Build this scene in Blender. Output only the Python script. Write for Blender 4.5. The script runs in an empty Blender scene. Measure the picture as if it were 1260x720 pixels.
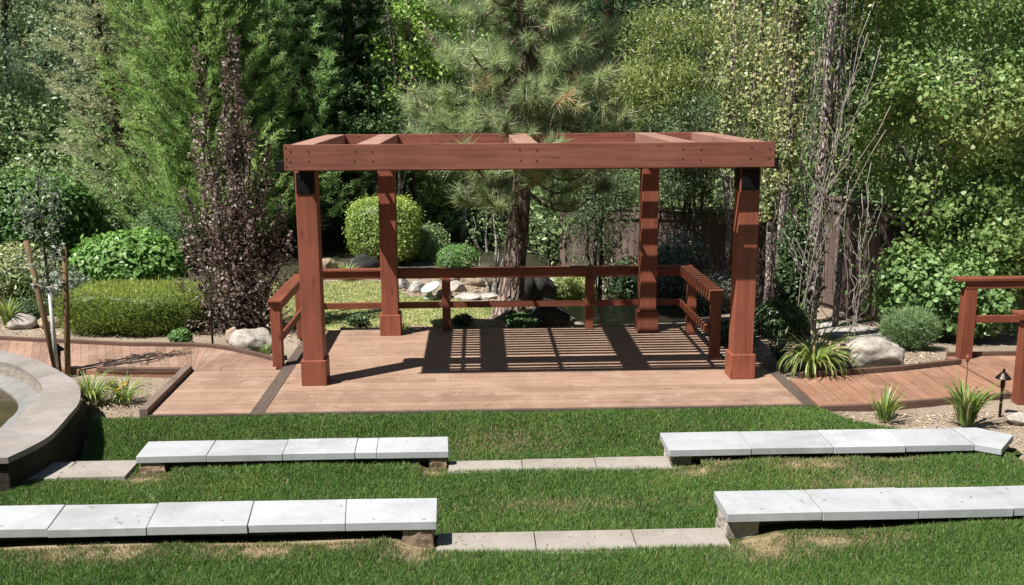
import bpy, bmesh, math, random
import numpy as np
from mathutils import Vector, Matrix, noise as mnoise

random.seed(7)
SC = bpy.context.scene
COL = SC.collection
PI = math.pi

# ------------------------------------------------------------------ camera model (also used to measure places)
F_PX, PITCH, ROLL, YAW = 1218.4, .19833, -.005159, .035128
CAM = np.array([-.5493, -9.8838, 3.0663])
_F = np.array([math.sin(YAW)*math.cos(PITCH), math.cos(YAW)*math.cos(PITCH), -math.sin(PITCH)])
_R0 = np.array([math.cos(YAW), -math.sin(YAW), 0.0])
_U0 = np.cross(_R0, _F)
_R = math.cos(ROLL)*_R0 + math.sin(ROLL)*_U0
_U = math.cos(ROLL)*_U0 - math.sin(ROLL)*_R0

def _ray(px, py):
    return _F + (px-630)/F_PX*_R - (py-360)/F_PX*_U
def on(px, py, z=0.0):                    # the place on the level z
    d = _ray(px, py); return CAM + d*(z-CAM[2])/d[2]
def far(px, py, y):                       # the place on the upright plane y
    d = _ray(px, py); return CAM + d*(y-CAM[1])/d[1]

# ------------------------------------------------------------------ naming helpers
def thing(name, label, cat, loc=(0, 0, 0), group=None):
    o = bpy.data.objects.new(name, None); COL.objects.link(o)
    o.location = Vector(loc); o.empty_display_size = .1
    o['label'] = label; o['category'] = cat
    if group: o['group'] = group
    return o
def tag(o, label, cat, group=None):
    o['label'] = label; o['category'] = cat
    if group: o['group'] = group
    return o
def structure(o):
    o['kind'] = 'structure'; return o
def stuff(o, label=None, cat=None):
    o['kind'] = 'stuff'
    if label: o['label'] = label; o['category'] = cat
    return o
def world_loc(o):
    v = Vector((0, 0, 0))
    while o is not None: v += o.location; o = o.parent
    return v

def np_mesh(name, V, polys, mat, parent=None, rnd=None, origin=None, smooth=False, extra=None):
    V = np.asarray(V, dtype=np.float64)
    loc = np.zeros(3)
    if parent is not None: loc = np.array(world_loc(parent))
    elif origin is not None: loc = np.array(origin)
    me = bpy.data.meshes.new(name)
    me.vertices.add(len(V))
    me.vertices.foreach_set('co', (V-loc).astype(np.float32).ravel())
    polys = [np.asarray(p, dtype=np.int32) for p in polys if len(p)]
    loops = np.concatenate([p.ravel() for p in polys])
    sizes = np.concatenate([np.full(len(p), p.shape[1], np.int32) for p in polys])
    starts = np.concatenate([[0], np.cumsum(sizes)[:-1]]).astype(np.int32)
    me.loops.add(len(loops)); me.loops.foreach_set('vertex_index', loops)
    me.polygons.add(len(sizes)); me.polygons.foreach_set('loop_start', starts)
    me.polygons.foreach_set('use_smooth', np.full(len(sizes), smooth, dtype=bool))
    if rnd is not None:
        a = me.attributes.new('rnd', 'FLOAT', 'FACE'); a.data.foreach_set('value', np.asarray(rnd, np.float32))
    if extra is not None:
        for k, arr in extra.items():
            a = me.attributes.new(k, 'FLOAT', 'POINT'); a.data.foreach_set('value', np.asarray(arr, np.float32))
    me.update(calc_edges=True); me.validate()
    me.materials.append(mat)
    o = bpy.data.objects.new(name, me); COL.objects.link(o)
    if parent is not None: o.parent = parent
    elif origin is not None: o.location = Vector(origin)
    return o

def rotz(a):
    c, s = math.cos(a), math.sin(a); return np.array([[c, -s, 0], [s, c, 0], [0, 0, 1.0]])
def unit(v):
    v = np.asarray(v, float); return v/np.maximum(np.linalg.norm(v, axis=-1, keepdims=True), 1e-9)

class MB:                                 # gathers solid pieces of ONE part
    def __init__(s): s.v = []; s.f = []; s.r = []
    def add(s, vs, fs, r=None):
        b = len(s.v); s.v += [tuple(map(float, v)) for v in vs]
        r = random.random() if r is None else r
        for f in fs: s.f.append([b+i for i in f]); s.r.append(r)
        return s
    def prism(s, poly, z0, z1, r=None, dz=None):       # upright prism on a counter-clockwise outline
        n = len(poly); dz = dz or [0]*n
        vs = [(x, y, z0) for x, y in poly]+[(x, y, z1+dz[i]) for i, (x, y) in enumerate(poly)]
        fs = [list(range(n-1, -1, -1)), list(range(n, 2*n))]+[[i, (i+1) % n, n+(i+1) % n, n+i] for i in range(n)]
        return s.add(vs, fs, r)
    def box(s, x0, x1, y0, y1, z0, z1, r=None):
        return s.prism([(x0, y0), (x1, y0), (x1, y1), (x0, y1)], z0, z1, r)
    def bar(s, a, b, w, h, r=None, up=(0, 0, 1)):      # box from a to b, w wide, h along up
        a, b = np.array(a, float), np.array(b, float); d = unit(b-a)
        sd = unit(np.cross(d, np.array(up, float))); u = np.cross(sd, d)
        vs = []
        for p in (a, b):
            for i, j in ((-1, -1), (1, -1), (1, 1), (-1, 1)): vs.append(p+sd*w/2*i+u*h/2*j)
        return s.add(vs, [[3, 2, 1, 0], [4, 5, 6, 7], [0, 1, 5, 4], [1, 2, 6, 5], [2, 3, 7, 6], [3, 0, 4, 7]], r)
    def tube(s, pts, rad, n=8, r=None, cap=True, wob=0.0):
        pts = np.array(pts, float); m = len(pts)
        rad = np.full(m, rad) if np.isscalar(rad) else np.array(rad, float)
        T = np.gradient(pts, axis=0) if m > 1 else pts; T = unit(T)
        ref = np.array([1.0, 0, 0]) if abs(T[0][0]) < .8 else np.array([0, 1.0, 0])
        vs = []
        for i in range(m):
            a = unit(np.cross(T[i], ref)); c = np.cross(T[i], a)
            for k in range(n):
                t = 2*PI*k/n; q = rad[i]*(1+wob*(random.random()-.5))
                vs.append(pts[i]+q*(math.cos(t)*a+math.sin(t)*c))
        fs = [[i*n+k, i*n+(k+1) % n, (i+1)*n+(k+1) % n, (i+1)*n+k] for i in range(m-1) for k in range(n)]
        if cap: fs += [list(range(n-1, -1, -1)), list(range((m-1)*n, m*n))]
        return s.add(vs, fs, r)
    def lathe(s, c, prof, n=20, r=None):               # prof: (radius, z)
        vs = [(c[0]+q*math.cos(2*PI*k/n), c[1]+q*math.sin(2*PI*k/n), c[2]+z) for q, z in prof for k in range(n)]
        m = len(prof)
        fs = [[i*n+k, i*n+(k+1) % n, (i+1)*n+(k+1) % n, (i+1)*n+k] for i in range(m-1) for k in range(n)]
        fs += [list(range(n-1, -1, -1)), list(range((m-1)*n, m*n))]
        return s.add(vs, fs, r)
    def build(s, name, mat, parent=None, bevel=0, smooth=False, origin=None):
        by = {}
        for f, r in zip(s.f, s.r): by.setdefault(len(f), [[], []]); by[len(f)][0].append(f); by[len(f)][1].append(r)
        polys = [np.array(v[0]) for v in by.values()]; rnd = np.concatenate([np.array(v[1]) for v in by.values()])
        o = np_mesh(name, s.v, polys, mat, parent, rnd, origin, smooth)
        if bevel:
            m = o.modifiers.new('Bevel', 'BEVEL'); m.width = bevel; m.segments = 2; m.limit_method = 'ANGLE'; m.angle_limit = math.radians(40)
        return o

# ------------------------------------------------------------------ materials
def new_mat(name):
    m = bpy.data.materials.new(name); m.use_nodes = True
    nt = m.node_tree; b = nt.nodes['Principled BSDF']
    return m, nt, b
def N(nt, kind, **kw):
    n = nt.nodes.new(kind)
    for k, v in kw.items():
        if k in n.inputs: n.inputs[k].default_value = v
        else: setattr(n, k, v)
    return n
def ramp(nt, src, stops):
    r = nt.nodes.new('ShaderNodeValToRGB'); e = r.color_ramp.elements
    while len(e) < len(stops): e.new(.5)
    for el, (p, c) in zip(e, stops): el.position = p; el.color = (*c, 1)
    nt.links.new(src, r.inputs['Fac']); return r.outputs['Color']
def mixc(nt, fac, a, b, mode='MIX'):
    n = nt.nodes.new('ShaderNodeMix'); n.data_type = 'RGBA'; n.blend_type = mode
    for s, v in ((0, fac), (6, a), (7, b)):
        if hasattr(v, 'is_linked') or hasattr(v, 'links'): nt.links.new(v, n.inputs[s])
        else: n.inputs[s].default_value = v if s == 0 else (*v, 1) if len(v) == 3 else v
    return n.outputs[2]
def attr(nt, name='rnd'):
    n = nt.nodes.new('ShaderNodeAttribute'); n.attribute_name = name; return n.outputs['Fac']
def objco(nt, scale=(1, 1, 1)):
    t = nt.nodes.new('ShaderNodeTexCoord'); m = nt.nodes.new('ShaderNodeMapping')
    m.inputs['Scale'].default_value = scale
    nt.links.new(t.outputs['Object'], m.inputs['Vector']); return m.outputs['Vector']
def noise(nt, vec, scale, detail=4, rough=.6):
    n = N(nt, 'ShaderNodeTexNoise', Scale=scale, Detail=detail, Roughness=rough); nt.links.new(vec, n.inputs['Vector']); return n.outputs['Fac']
def bump(nt, b, h, strength=.4, dist=.01):
    n = N(nt, 'ShaderNodeBump', Strength=strength, Distance=dist); nt.links.new(h, n.inputs['Height']); nt.links.new(n.outputs['Normal'], b.inputs['Normal'])
def sc(c, k): return tuple(min(1, x*k) for x in c)
ALB = .72

def wood(name, c, axis, contrast=.35, rough=.62, tone=.25, grain=26, worn=None, spec=.35):
    m, nt, b = new_mat(name); c = sc(c, ALB); worn = sc(worn, ALB) if worn else None
    s = [grain]*3; s['xyz'.index(axis)] = 1.1
    v = objco(nt, tuple(s)); g = noise(nt, v, 1.0, 7, .68)
    g2 = noise(nt, objco(nt), 1.7, 4)
    col = ramp(nt, g, [(.28, sc(c, 1-contrast)), (.5, c), (.72, sc(c, 1+contrast*.7))])
    tn = ramp(nt, attr(nt), [(0, (1-tone,)*3), (1, (1+tone*.0,)*3)])
    col = mixc(nt, 1, col, tn, 'MULTIPLY')
    bl = ramp(nt, g2, [(.3, (.70, .67, .66)), (.65, (1.06, 1.05, 1.04))])
    col = mixc(nt, .8, col, bl, 'MULTIPLY')
    ks = [6.5]*3; ks['xyz'.index(axis)] = 2.0        # scattered knots
    kv = N(nt, 'ShaderNodeTexVoronoi', Scale=1.0); nt.links.new(objco(nt, tuple(ks)), kv.inputs['Vector'])
    col = mixc(nt, .85, col, ramp(nt, kv.outputs['Distance'], [(.0, (.38, .33, .3)), (.07, (.62, .56, .52)), (.13, (1, 1, 1))]), 'MULTIPLY')
    if worn:
        w = ramp(nt, noise(nt, objco(nt), 2.3, 6, .7), [(.5, (0, 0, 0)), (.72, (1, 1, 1))])
        col = mixc(nt, w, col, worn)
    nt.links.new(col, b.inputs['Base Color']); b.inputs['Roughness'].default_value = rough
    b.inputs['Specular IOR Level'].default_value = spec
    bump(nt, b, g, .35, .004)
    return m

LEAF_K = 1.7
def grey(c, k): l = .3*c[0]+.6*c[1]+.1*c[2]; return tuple(x*(1-k)+l*k for x in c)
def leafmat(name, stops, trans=.3, rough=.45, spec=.4, patch=None, pscale=.8, k=1.0):
    m, nt, b = new_mat(name)
    if name != 'yellow_flower': stops = [(q, sc(grey(c, .16), LEAF_K*k)) for q, c in stops]
    col = ramp(nt, attr(nt), stops)
    if patch:
        f = ramp(nt, noise(nt, objco(nt), pscale, 3), [(.48, (0, 0, 0)), (.66, (1, 1, 1))])
        col = mixc(nt, f, col, mixc(nt, .55, col, patch))
    nt.links.new(col, b.inputs['Base Color']); b.inputs['Roughness'].default_value = rough
    b.inputs['Specular IOR Level'].default_value = spec
    t = N(nt, 'ShaderNodeBsdfTranslucent')
    hs = N(nt, 'ShaderNodeHueSaturation', Saturation=1.15, Value=1.25); nt.links.new(col, hs.inputs['Color']); nt.links.new(hs.outputs['Color'], t.inputs['Color'])
    mx = N(nt, 'ShaderNodeMixShader', Fac=trans)
    nt.links.new(b.outputs[0], mx.inputs[1]); nt.links.new(t.outputs[0], mx.inputs[2])
    nt.links.new(mx.outputs[0], nt.nodes['Material Output'].inputs['Surface'])
    return m

def bark(name, c1, c2, sx=9, sz=1.6, strength=1.0):
    m, nt, b = new_mat(name); c1, c2 = sc(c1, ALB), sc(c2, ALB)
    v = objco(nt, (sx, sx, sz))
    vo = N(nt, 'ShaderNodeTexVoronoi', Scale=1.6); vo.feature = 'DISTANCE_TO_EDGE'
    n1 = noise(nt, v, 2.0, 6, .7)
    vm = N(nt, 'ShaderNodeVectorMath'); vm.operation = 'ADD'
    nn = N(nt, 'ShaderNodeTexNoise', Scale=1.5, Detail=3.0); nt.links.new(v, nn.inputs['Vector'])
    nt.links.new(v, vm.inputs[0]); nt.links.new(nn.outputs['Color'], vm.inputs[1]); nt.links.new(vm.outputs[0], vo.inputs['Vector'])
    f = ramp(nt, vo.outputs['Distance'], [(.0, (0, 0, 0)), (.25, (1, 1, 1))])
    plate = ramp(nt, n1, [(.3, sc(c2, .72)), (.7, sc(c2, 1.2))])
    col = mixc(nt, f, c1, plate)
    nt.links.new(col, b.inputs['Base Color']); b.inputs['Roughness'].default_value = .9; b.inputs['Specular IOR Level'].default_value = .15
    bump(nt, b, f, strength, .03)
    return m

def stone(name, stops, scale=6, b_str=.6, rough=.85, speck=.5, dist=.03):
    m, nt, b = new_mat(name); stops = [(q, sc(k, ALB)) for q, k in stops]
    v = objco(nt); g = noise(nt, v, scale, 9, .68); g2 = noise(nt, v, scale*7, 3, .7)
    col = ramp(nt, g, stops)
    sp = ramp(nt, g2, [(.36, (.55, .55, .55)), (.52, (1, 1, 1))])
    col = mixc(nt, speck, col, sp, 'MULTIPLY')
    tn = ramp(nt, attr(nt), [(0, (.84, .835, .83)), (1, (1, 1, 1))])
    st = ramp(nt, noise(nt, v, 2.1, 7, .72), [(.38, (.80, .78, .75)), (.56, (1, 1, 1))]); col = mixc(nt, .75, col, st, 'MULTIPLY')
    col = mixc(nt, 1, col, tn, 'MULTIPLY')
    nt.links.new(col, b.inputs['Base Color']); b.inputs['Roughness'].default_value = rough; b.inputs['Specular IOR Level'].default_value = .25
    bump(nt, b, g, b_str, dist)
    return m

def plain(name, c, rough=.5, metal=0, spec=.5):
    m, nt, b = new_mat(name); c = sc(c, ALB)
    g = noise(nt, objco(nt), 12, 4)
    col = ramp(nt, g, [(.3, sc(c, .8)), (.7, sc(c, 1.15))])
    nt.links.new(col, b.inputs['Base Color']); b.inputs['Roughness'].default_value = rough; b.inputs['Metallic'].default_value = metal
    b.inputs['Specular IOR Level'].default_value = spec
    return m

RED = (.325, .118, .079); RUST = (.31, .098, .055)
M = {}
for ax in 'xyz':
    M['red_'+ax] = wood('redwood_stain_'+ax, RED, ax, .42, .6, .16)
    M['rust_'+ax] = wood('rail_stain_'+ax, RUST, ax, .42, .55, .25)
M['red_y'] = wood('redwood_top_y', (.47, .265, .205), 'y', .22, .62, .14)
M['post'] = wood('post_stain', (.38, .120, .074), 'z', .34, .55, .14)
M['deck_x'] = wood('composite_deck_x', (.465, .305, .22), 'x', .2, .6, .26, 30, worn=(.485, .34, .262), spec=.3)
M['deck_y'] = wood('composite_deck_y', (.46, .292, .215), 'y', .2, .6, .32, 30, worn=(.48, .34, .265), spec=.3)
M['ramp_y'] = wood('ramp_boards', (.42, .225, .15), 'y', .2, .6, .25, 30, worn=(.46, .28, .2))
M['strip'] = wood('grey_brown_board', (.150, .112, .092), 'y', .3, .7, .15, 30)
M['curb'] = wood('brown_curb', (.17, .10, .075), 'x', .3, .65, .2, 24)
M['curbgrey'] = wood('grey_curb', (.27, .20, .165), 'y', .3, .7, .2, 24)
M['stake'] = wood('stake_wood', (.21, .135, .06), 'z', .3, .75, .1, 20)
M['black'] = plain('black_metal', (.006, .006, .0065), .6, 0, .2)
M['screw'] = plain('screw_head', (.03, .022, .02), .4, .6)
M['bronze'] = plain('bronze_metal', (.06, .045, .038), .38, .85)
M['white_guard'] = plain('white_trunk_paint', (.75, .75, .72), .6)
M['tie'] = plain('tie_strap', (.55, .5, .46), .6)
M['slab'] = stone('pale_limestone', [(.3, (.49, .515, .54)), (.55, (.575, .60, .63)), (.8, (.62, .64, .665))], 3.5, .12, .6, .10, .004)
M['paver'] = stone('grey_paver', [(.3, (.37, .335, .30)), (.55, (.44, .40, .36)), (.8, (.49, .45, .41))], 3, .12, .7, .15, .004)
M['coping'] = stone('pool_coping', [(.3, (.34, .305, .285)), (.55, (.41, .37, .35)), (.8, (.46, .42, .40))], 3, .15, .7, .2, .004)
M['block'] = stone('tan_block', [(.3, (.27, .19, .13)), (.6, (.40, .29, .21)), (.8, (.46, .35, .27))], 9, .9, .9, .5, .02)
M['rough'] = stone('split_stone', [(.3, (.40, .34, .28)), (.5, (.60, .53, .46)), (.8, (.70, .66, .60))], 28, 1.0, .9, .8, .03)
M['granite'] = stone('granite_boulder', [(.25, (.22, .19, .16)), (.45, (.50, .455, .40)), (.7, (.62, .58, .53))], 4.5, .8, .9, .7, .03)
M['tanrock'] = stone('tan_boulder', [(.3, (.30, .22, .15)), (.55, (.50, .40, .29)), (.75, (.58, .5, .4))], 5, .8, .9, .6, .03)
M['whiterock'] = stone('white_boulder', [(.3, (.36, .34, .31)), (.55, (.60, .575, .54)), (.75, (.7, .68, .65))], 5, .8, .9, .4, .03)
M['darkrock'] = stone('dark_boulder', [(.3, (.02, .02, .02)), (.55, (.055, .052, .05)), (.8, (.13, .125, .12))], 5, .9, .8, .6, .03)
M['poolwall'] = stone('dark_pool_wall', [(.3, (.06, .045, .037)), (.6, (.09, .07, .055)), (.8, (.12, .095, .08))], 7, .9, .9, .5, .02)
M['poolshelf'] = stone('pool_plaster', [(.3, (.27, .265, .26)), (.6, (.34, .335, .33)), (.8, (.39, .385, .38))], 3, .2, .7, .3, .01)
M['birdbath'] = plain('pale_green_stone', (.50, .60, .55), .6)
M['log'] = wood('pale_log', (.38, .34, .29), 'x', .45, .8, .1, 22)
M['fence'] = wood('brown_fence', (.225, .158, .142), 'z', .3, .75, .35, 16)
M['bark_pine'] = bark('pine_bark', (.09, .065, .052), (.50, .38, .32), 8, 2.2, 1.0)
M['bark_grey'] = bark('grey_bark', (.08, .07, .06), (.27, .24, .22), 14, 3)
M['bark_brown'] = bark('brown_bark', (.05, .035, .025), (.19, .12, .08), 14, 3)
M['bark_white'] = bark('white_bark', (.14, .13, .12), (.58, .55, .52), 7, 9, .4)
M['twig'] = plain('pale_twig', (.33, .285, .25), .8)
M['bark_poplar'] = bark('poplar_bark', (.09, .07, .065), (.62, .52, .48), 18, 6, .8)

G = lambda *a: [(p, c) for p, c in a]
L = {}
L['laurel'] = leafmat('laurel_leaf', G((0, (.028, .068, .012)), (.5, (.055, .125, .022)), (1, (.10, .18, .035))), .22, .42, .3, k=0.9)
L['dome'] = leafmat('dome_leaf', G((0, (.035, .085, .012)), (.5, (.07, .155, .022)), (1, (.13, .22, .04))), .25, .42, .3, k=1.1)
L['yew'] = leafmat('yew_needle', G((0, (.05, .08, .014)), (.5, (.11, .15, .022)), (1, (.21, .24, .035))), .35, .5, .3, k=1.2)
L['plum'] = leafmat('plum_leaf', G((0, (.058, .036, .032)), (.5, (.115, .080, .066)), (.85, (.18, .135, .11)), (1, (.26, .21, .165))), .25, .42, .5)
L['sequoia'] = leafmat('sequoia_spray', G((0, (.06, .105, .028)), (.5, (.115, .18, .046)), (1, (.20, .27, .08))), .42, .5, .3, k=1.35)
L['fir'] = leafmat('fir_spray', G((0, (.055, .10, .035)), (.5, (.105, .175, .058)), (1, (.18, .26, .095))), .4, .5, .3, k=1.35)
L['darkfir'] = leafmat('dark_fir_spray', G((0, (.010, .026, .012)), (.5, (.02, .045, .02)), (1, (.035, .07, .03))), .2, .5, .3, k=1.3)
L['olive'] = leafmat('olive_conifer', G((0, (.10, .115, .055)), (.5, (.175, .195, .10)), (.85, (.24, .24, .14)), (1, (.28, .24, .18))), .4, .55, .3, k=1.3)
L['pine'] = leafmat('pine_needle', G((0, (.075, .11, .045)), (.5, (.155, .20, .088)), (.88, (.29, .33, .15)), (.94, (.32, .25, .14)), (1, (.26, .14, .08))), .38, .42, .5, k=1.15)
L['poplar'] = leafmat('poplar_leaf', G((0, (.10, .145, .085)), (.5, (.20, .26, .15)), (1, (.32, .37, .25))), .3, .35, .5, k=1.15)
L['backtree'] = leafmat('back_leaf', G((0, (.06, .10, .036)), (.5, (.12, .175, .062)), (1, (.20, .26, .11))), .3, .4, .4, k=1.12)
L['bright'] = leafmat('bright_leaf', G((0, (.07, .13, .018)), (.5, (.13, .21, .03)), (1, (.23, .31, .06))), .35, .4, .4, k=1.25)
L['willow'] = leafmat('willow_leaf', G((0, (.08, .105, .024)), (.5, (.155, .195, .045)), (1, (.27, .31, .09))), .35, .4, .4, k=1.0)
L['ivy'] = leafmat('vine_leaf', G((0, (.055, .095, .022)), (.5, (.10, .18, .04)), (.8, (.175, .25, .065)), (1, (.26, .30, .10))), .38, .42, .4, patch=(.26, .26, .09), pscale=.7, k=.95)
L['vinedark'] = leafmat('glossy_vine_leaf', G((0, (.022, .048, .014)), (.5, (.045, .092, .022)), (1, (.09, .155, .04))), .25, .45, .35)
L['yellow'] = leafmat('yellowing_leaf', G((0, (.08, .115, .03)), (.5, (.16, .19, .055)), (.85, (.30, .29, .11)), (.95, (.38, .32, .12)), (1, (.42, .17, .07))), .35, .4, .4, k=1.0)
L['topiary'] = leafmat('topiary_leaf', G((0, (.075, .125, .014)), (.5, (.145, .21, .024)), (1, (.25, .31, .05))), .3, .4, .4)
L['box'] = leafmat('box_leaf', G((0, (.03, .08, .014)), (.5, (.06, .14, .024)), (1, (.10, .2, .04))), .25, .4, .4)
L['greyleaf'] = leafmat('grey_leaf', G((0, (.07, .09, .065)), (.5, (.14, .17, .12)), (1, (.24, .28, .2))), .3, .4, .5)
L['gloss'] = leafmat('silver_glossy_leaf', G((0, (.035, .045, .032)), (.5, (.075, .088, .07)), (1, (.16, .18, .15))), .15, .25, .6)
L['feather'] = leafmat('feathery_leaf', G((0, (.045, .085, .025)), (.5, (.088, .15, .05)), (1, (.155, .22, .09))), .3, .5, .3)
L['cream'] = leafmat('cream_leaf', G((0, (.07, .10, .03)), (.5, (.16, .20, .07)), (1, (.32, .32, .16))), .3, .4, .4)
L['vinegreen'] = leafmat('green_vine_leaf', G((0, (.035, .075, .018)), (.5, (.08, .15, .036)), (1, (.16, .235, .07))), .3, .42, .4, k=1.15)
L['bamboo'] = leafmat('bamboo_leaf', G((0, (.035, .06, .022)), (.5, (.07, .105, .04)), (1, (.14, .185, .085))), .3, .4, .4)
L['strap'] = leafmat('strap_leaf', G((0, (.06, .11, .015)), (.5, (.13, .19, .03)), (.9, (.23, .27, .06)), (1, (.34, .27, .13))), .35, .4, .4)
L['flower'] = leafmat('yellow_flower', G((0, (.6, .42, .03)), (1, (.75, .55, .05))), .3, .5, .3)
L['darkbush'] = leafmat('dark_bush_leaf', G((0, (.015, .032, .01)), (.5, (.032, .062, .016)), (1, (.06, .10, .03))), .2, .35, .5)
L['litter'] = leafmat('leaf_litter', G((0, (.12, .075, .045)), (.5, (.24, .17, .11)), (1, (.40, .32, .23))), .1, .7, .2)
# ------------------------------------------------------------------ foliage makers
def rnd_unit(g, n):
    return unit(g.normal(size=(n, 3)))
def leaves(g, C, Nn, ln, wd, jit=.7, droop=0.0, axis=None, kind='quad'):
    n = len(C)
    nn = unit(unit(Nn)+jit*g.normal(size=(n, 3)))
    ax = g.normal(size=(n, 3)) if axis is None else axis+.35*g.normal(size=(n, 3))
    ax[:, 2] -= droop
    ax = unit(ax-nn*np.sum(ax*nn, 1, keepdims=True)); bx = np.cross(nn, ax)
    s = (ln*(.42+1.0*g.random(n)**1.3))[:, None]; w = s*(wd/ln)
    if kind == 'quad':
        V = np.stack([C-ax*s*.5, C+bx*w*.5+nn*s*.08, C+ax*s*.5, C-bx*w*.5+nn*s*.08], 1)
        k = 4
    else:                                  # broad leaf, six corners
        V = np.stack([C-ax*s*.42, C+bx*w*.5-ax*s*.22+nn*s*.07, C+bx*w*.42+ax*s*.15+nn*s*.04, C+ax*s*.55-nn*s*.05,
                      C-bx*w*.42+ax*s*.15+nn*s*.04, C-bx*w*.5-ax*s*.22+nn*s*.07], 1)
        k = 6
    return V.reshape(-1, 3), np.arange(n*k).reshape(n, k)
def slivers(g, B, D, ln, wd, jit=.25):
    n = len(B); d = unit(unit(D)+jit*g.normal(size=(n, 3)))
    s = unit(np.cross(d, rnd_unit(g, n)))*(wd*.5*(.7+.6*g.random(n)))[:, None]
    l = (ln*(.6+.8*g.random(n)))[:, None]
    V = np.stack([B-s, B+s, B+d*l], 1)
    return V.reshape(-1, 3), np.arange(n*3).reshape(n, 3)

class Fol:
    def __init__(s): s.V = []; s.P = []; s.R = []; s.n = 0
    def add(s, V, P, r):
        s.V.append(V); s.P.append(P+s.n); s.n += len(V); s.R.append(np.clip(r, 0, 1)); return s
    def build(s, name, mat, parent):
        byk = {}
        for p, r in zip(s.P, s.R): byk.setdefault(p.shape[1], [[], []]); byk[p.shape[1]][0].append(p); byk[p.shape[1]][1].append(r)
        polys = [np.concatenate(v[0]) for v in byk.values()]; rr = np.concatenate([np.concatenate(v[1]) for v in byk.values()])
        return np_mesh(name, np.concatenate(s.V), polys, mat, parent, rr)

def lump(g, P, f=1.3, amp=1.0, seed=0):    # cheap smooth noise for lumpy outlines
    k = np.random.default_rng(seed+11).normal(size=(6, 3))*f
    ph = np.random.default_rng(seed+12).random(6)*6.28
    return amp*np.mean(np.sin(P@k.T+ph), 1)*1.6

def clumps(g, centers, rad, per, ln, wd, fol, up=.5, jit=.7, droop=0.0, kind='quad', flat=.8, tone=None, spread=.5):
    centers = np.asarray(centers, float); n = len(centers)
    rad = np.full(n, rad) if np.isscalar(rad) else np.asarray(rad)
    per = np.full(n, per, int) if np.isscalar(per) else np.asarray(per, int)
    idx = np.repeat(np.arange(n), per); d = rnd_unit(g, len(idx))
    r = rad[idx]*g.random(len(idx))**spread
    P = centers[idx]+d*r[:, None]*np.array([1, 1, flat])
    V, F = leaves(g, P, d+np.array([0, 0, up]), ln, wd, jit, droop, None, kind)
    t = (g.random(n) if tone is None else tone)
    fol.add(V, F, .30*t[idx]+.62*g.random(len(idx))**1.1+.04)

def limb_path(a, b, g, sag=.0, wob=.05, n=6):
    a, b = np.array(a, float), np.array(b, float); t = np.linspace(0, 1, n)[:, None]
    p = a+(b-a)*t; L_ = np.linalg.norm(b-a)
    p[1:-1] += g.normal(size=(n-2, 3))*wob*L_*.4
    p[:, 2] -= sag*np.sin(PI*t[:, 0])*L_
    return p

def broad_tree(name, label, base, height, crown_c, crown_r, ncl, per, ln, wd, lmat, bmat, tr=.12, seed=1, group=None, cr=.45, limbs=14,
               kind='quad', droop=.3, hollow=.35, stems=1, up=.5, cat='tree', low=None, bmax=1.0):
    g = np.random.default_rng(seed); base = np.array(base, float); cc = np.array(crown_c, float); R_ = np.array(crown_r, float)
    t = thing(name, label, cat, base, group)
    d = rnd_unit(g, ncl*3); r = (hollow+(1-hollow)*g.random(len(d))**.55)
    P = d*r[:, None]; P *= (1+lump(g, P, 3.0, .28, seed))[:, None]
    C = cc+P*R_
    if low is not None: C = C[C[:, 2] > low]
    C = C[:ncl]; rad = cr*(.55+.9*g.random(len(C)))
    f = Fol(); clumps(g, C, rad, per, ln, wd, f, up, .65, droop, kind)
    mb = MB()
    for s in range(stems):
        off = np.array([g.normal()*.14, g.normal()*.14, 0]) if stems > 1 else np.zeros(3)
        top = cc+np.array([off[0]*3, off[1]*3, R_[2]*.75])
        pth = limb_path(base+off-np.array([0, 0, .2]), top, g, 0, .015, 9)
        mb.tube(pth, np.linspace(tr, tr*.18, 9), 9, .5)
        for i in range(limbs//stems):
            q = C[g.integers(len(C))]; k = g.integers(2, 8); mb.tube(limb_path(pth[k], q, g, -.05, .035), np.linspace(tr*.3*(1-k/10), .005, 6), 5, .5)
    mb.build('trunk', bmat, t, smooth=True); f.build('crown', lmat, t)
    return t

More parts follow.
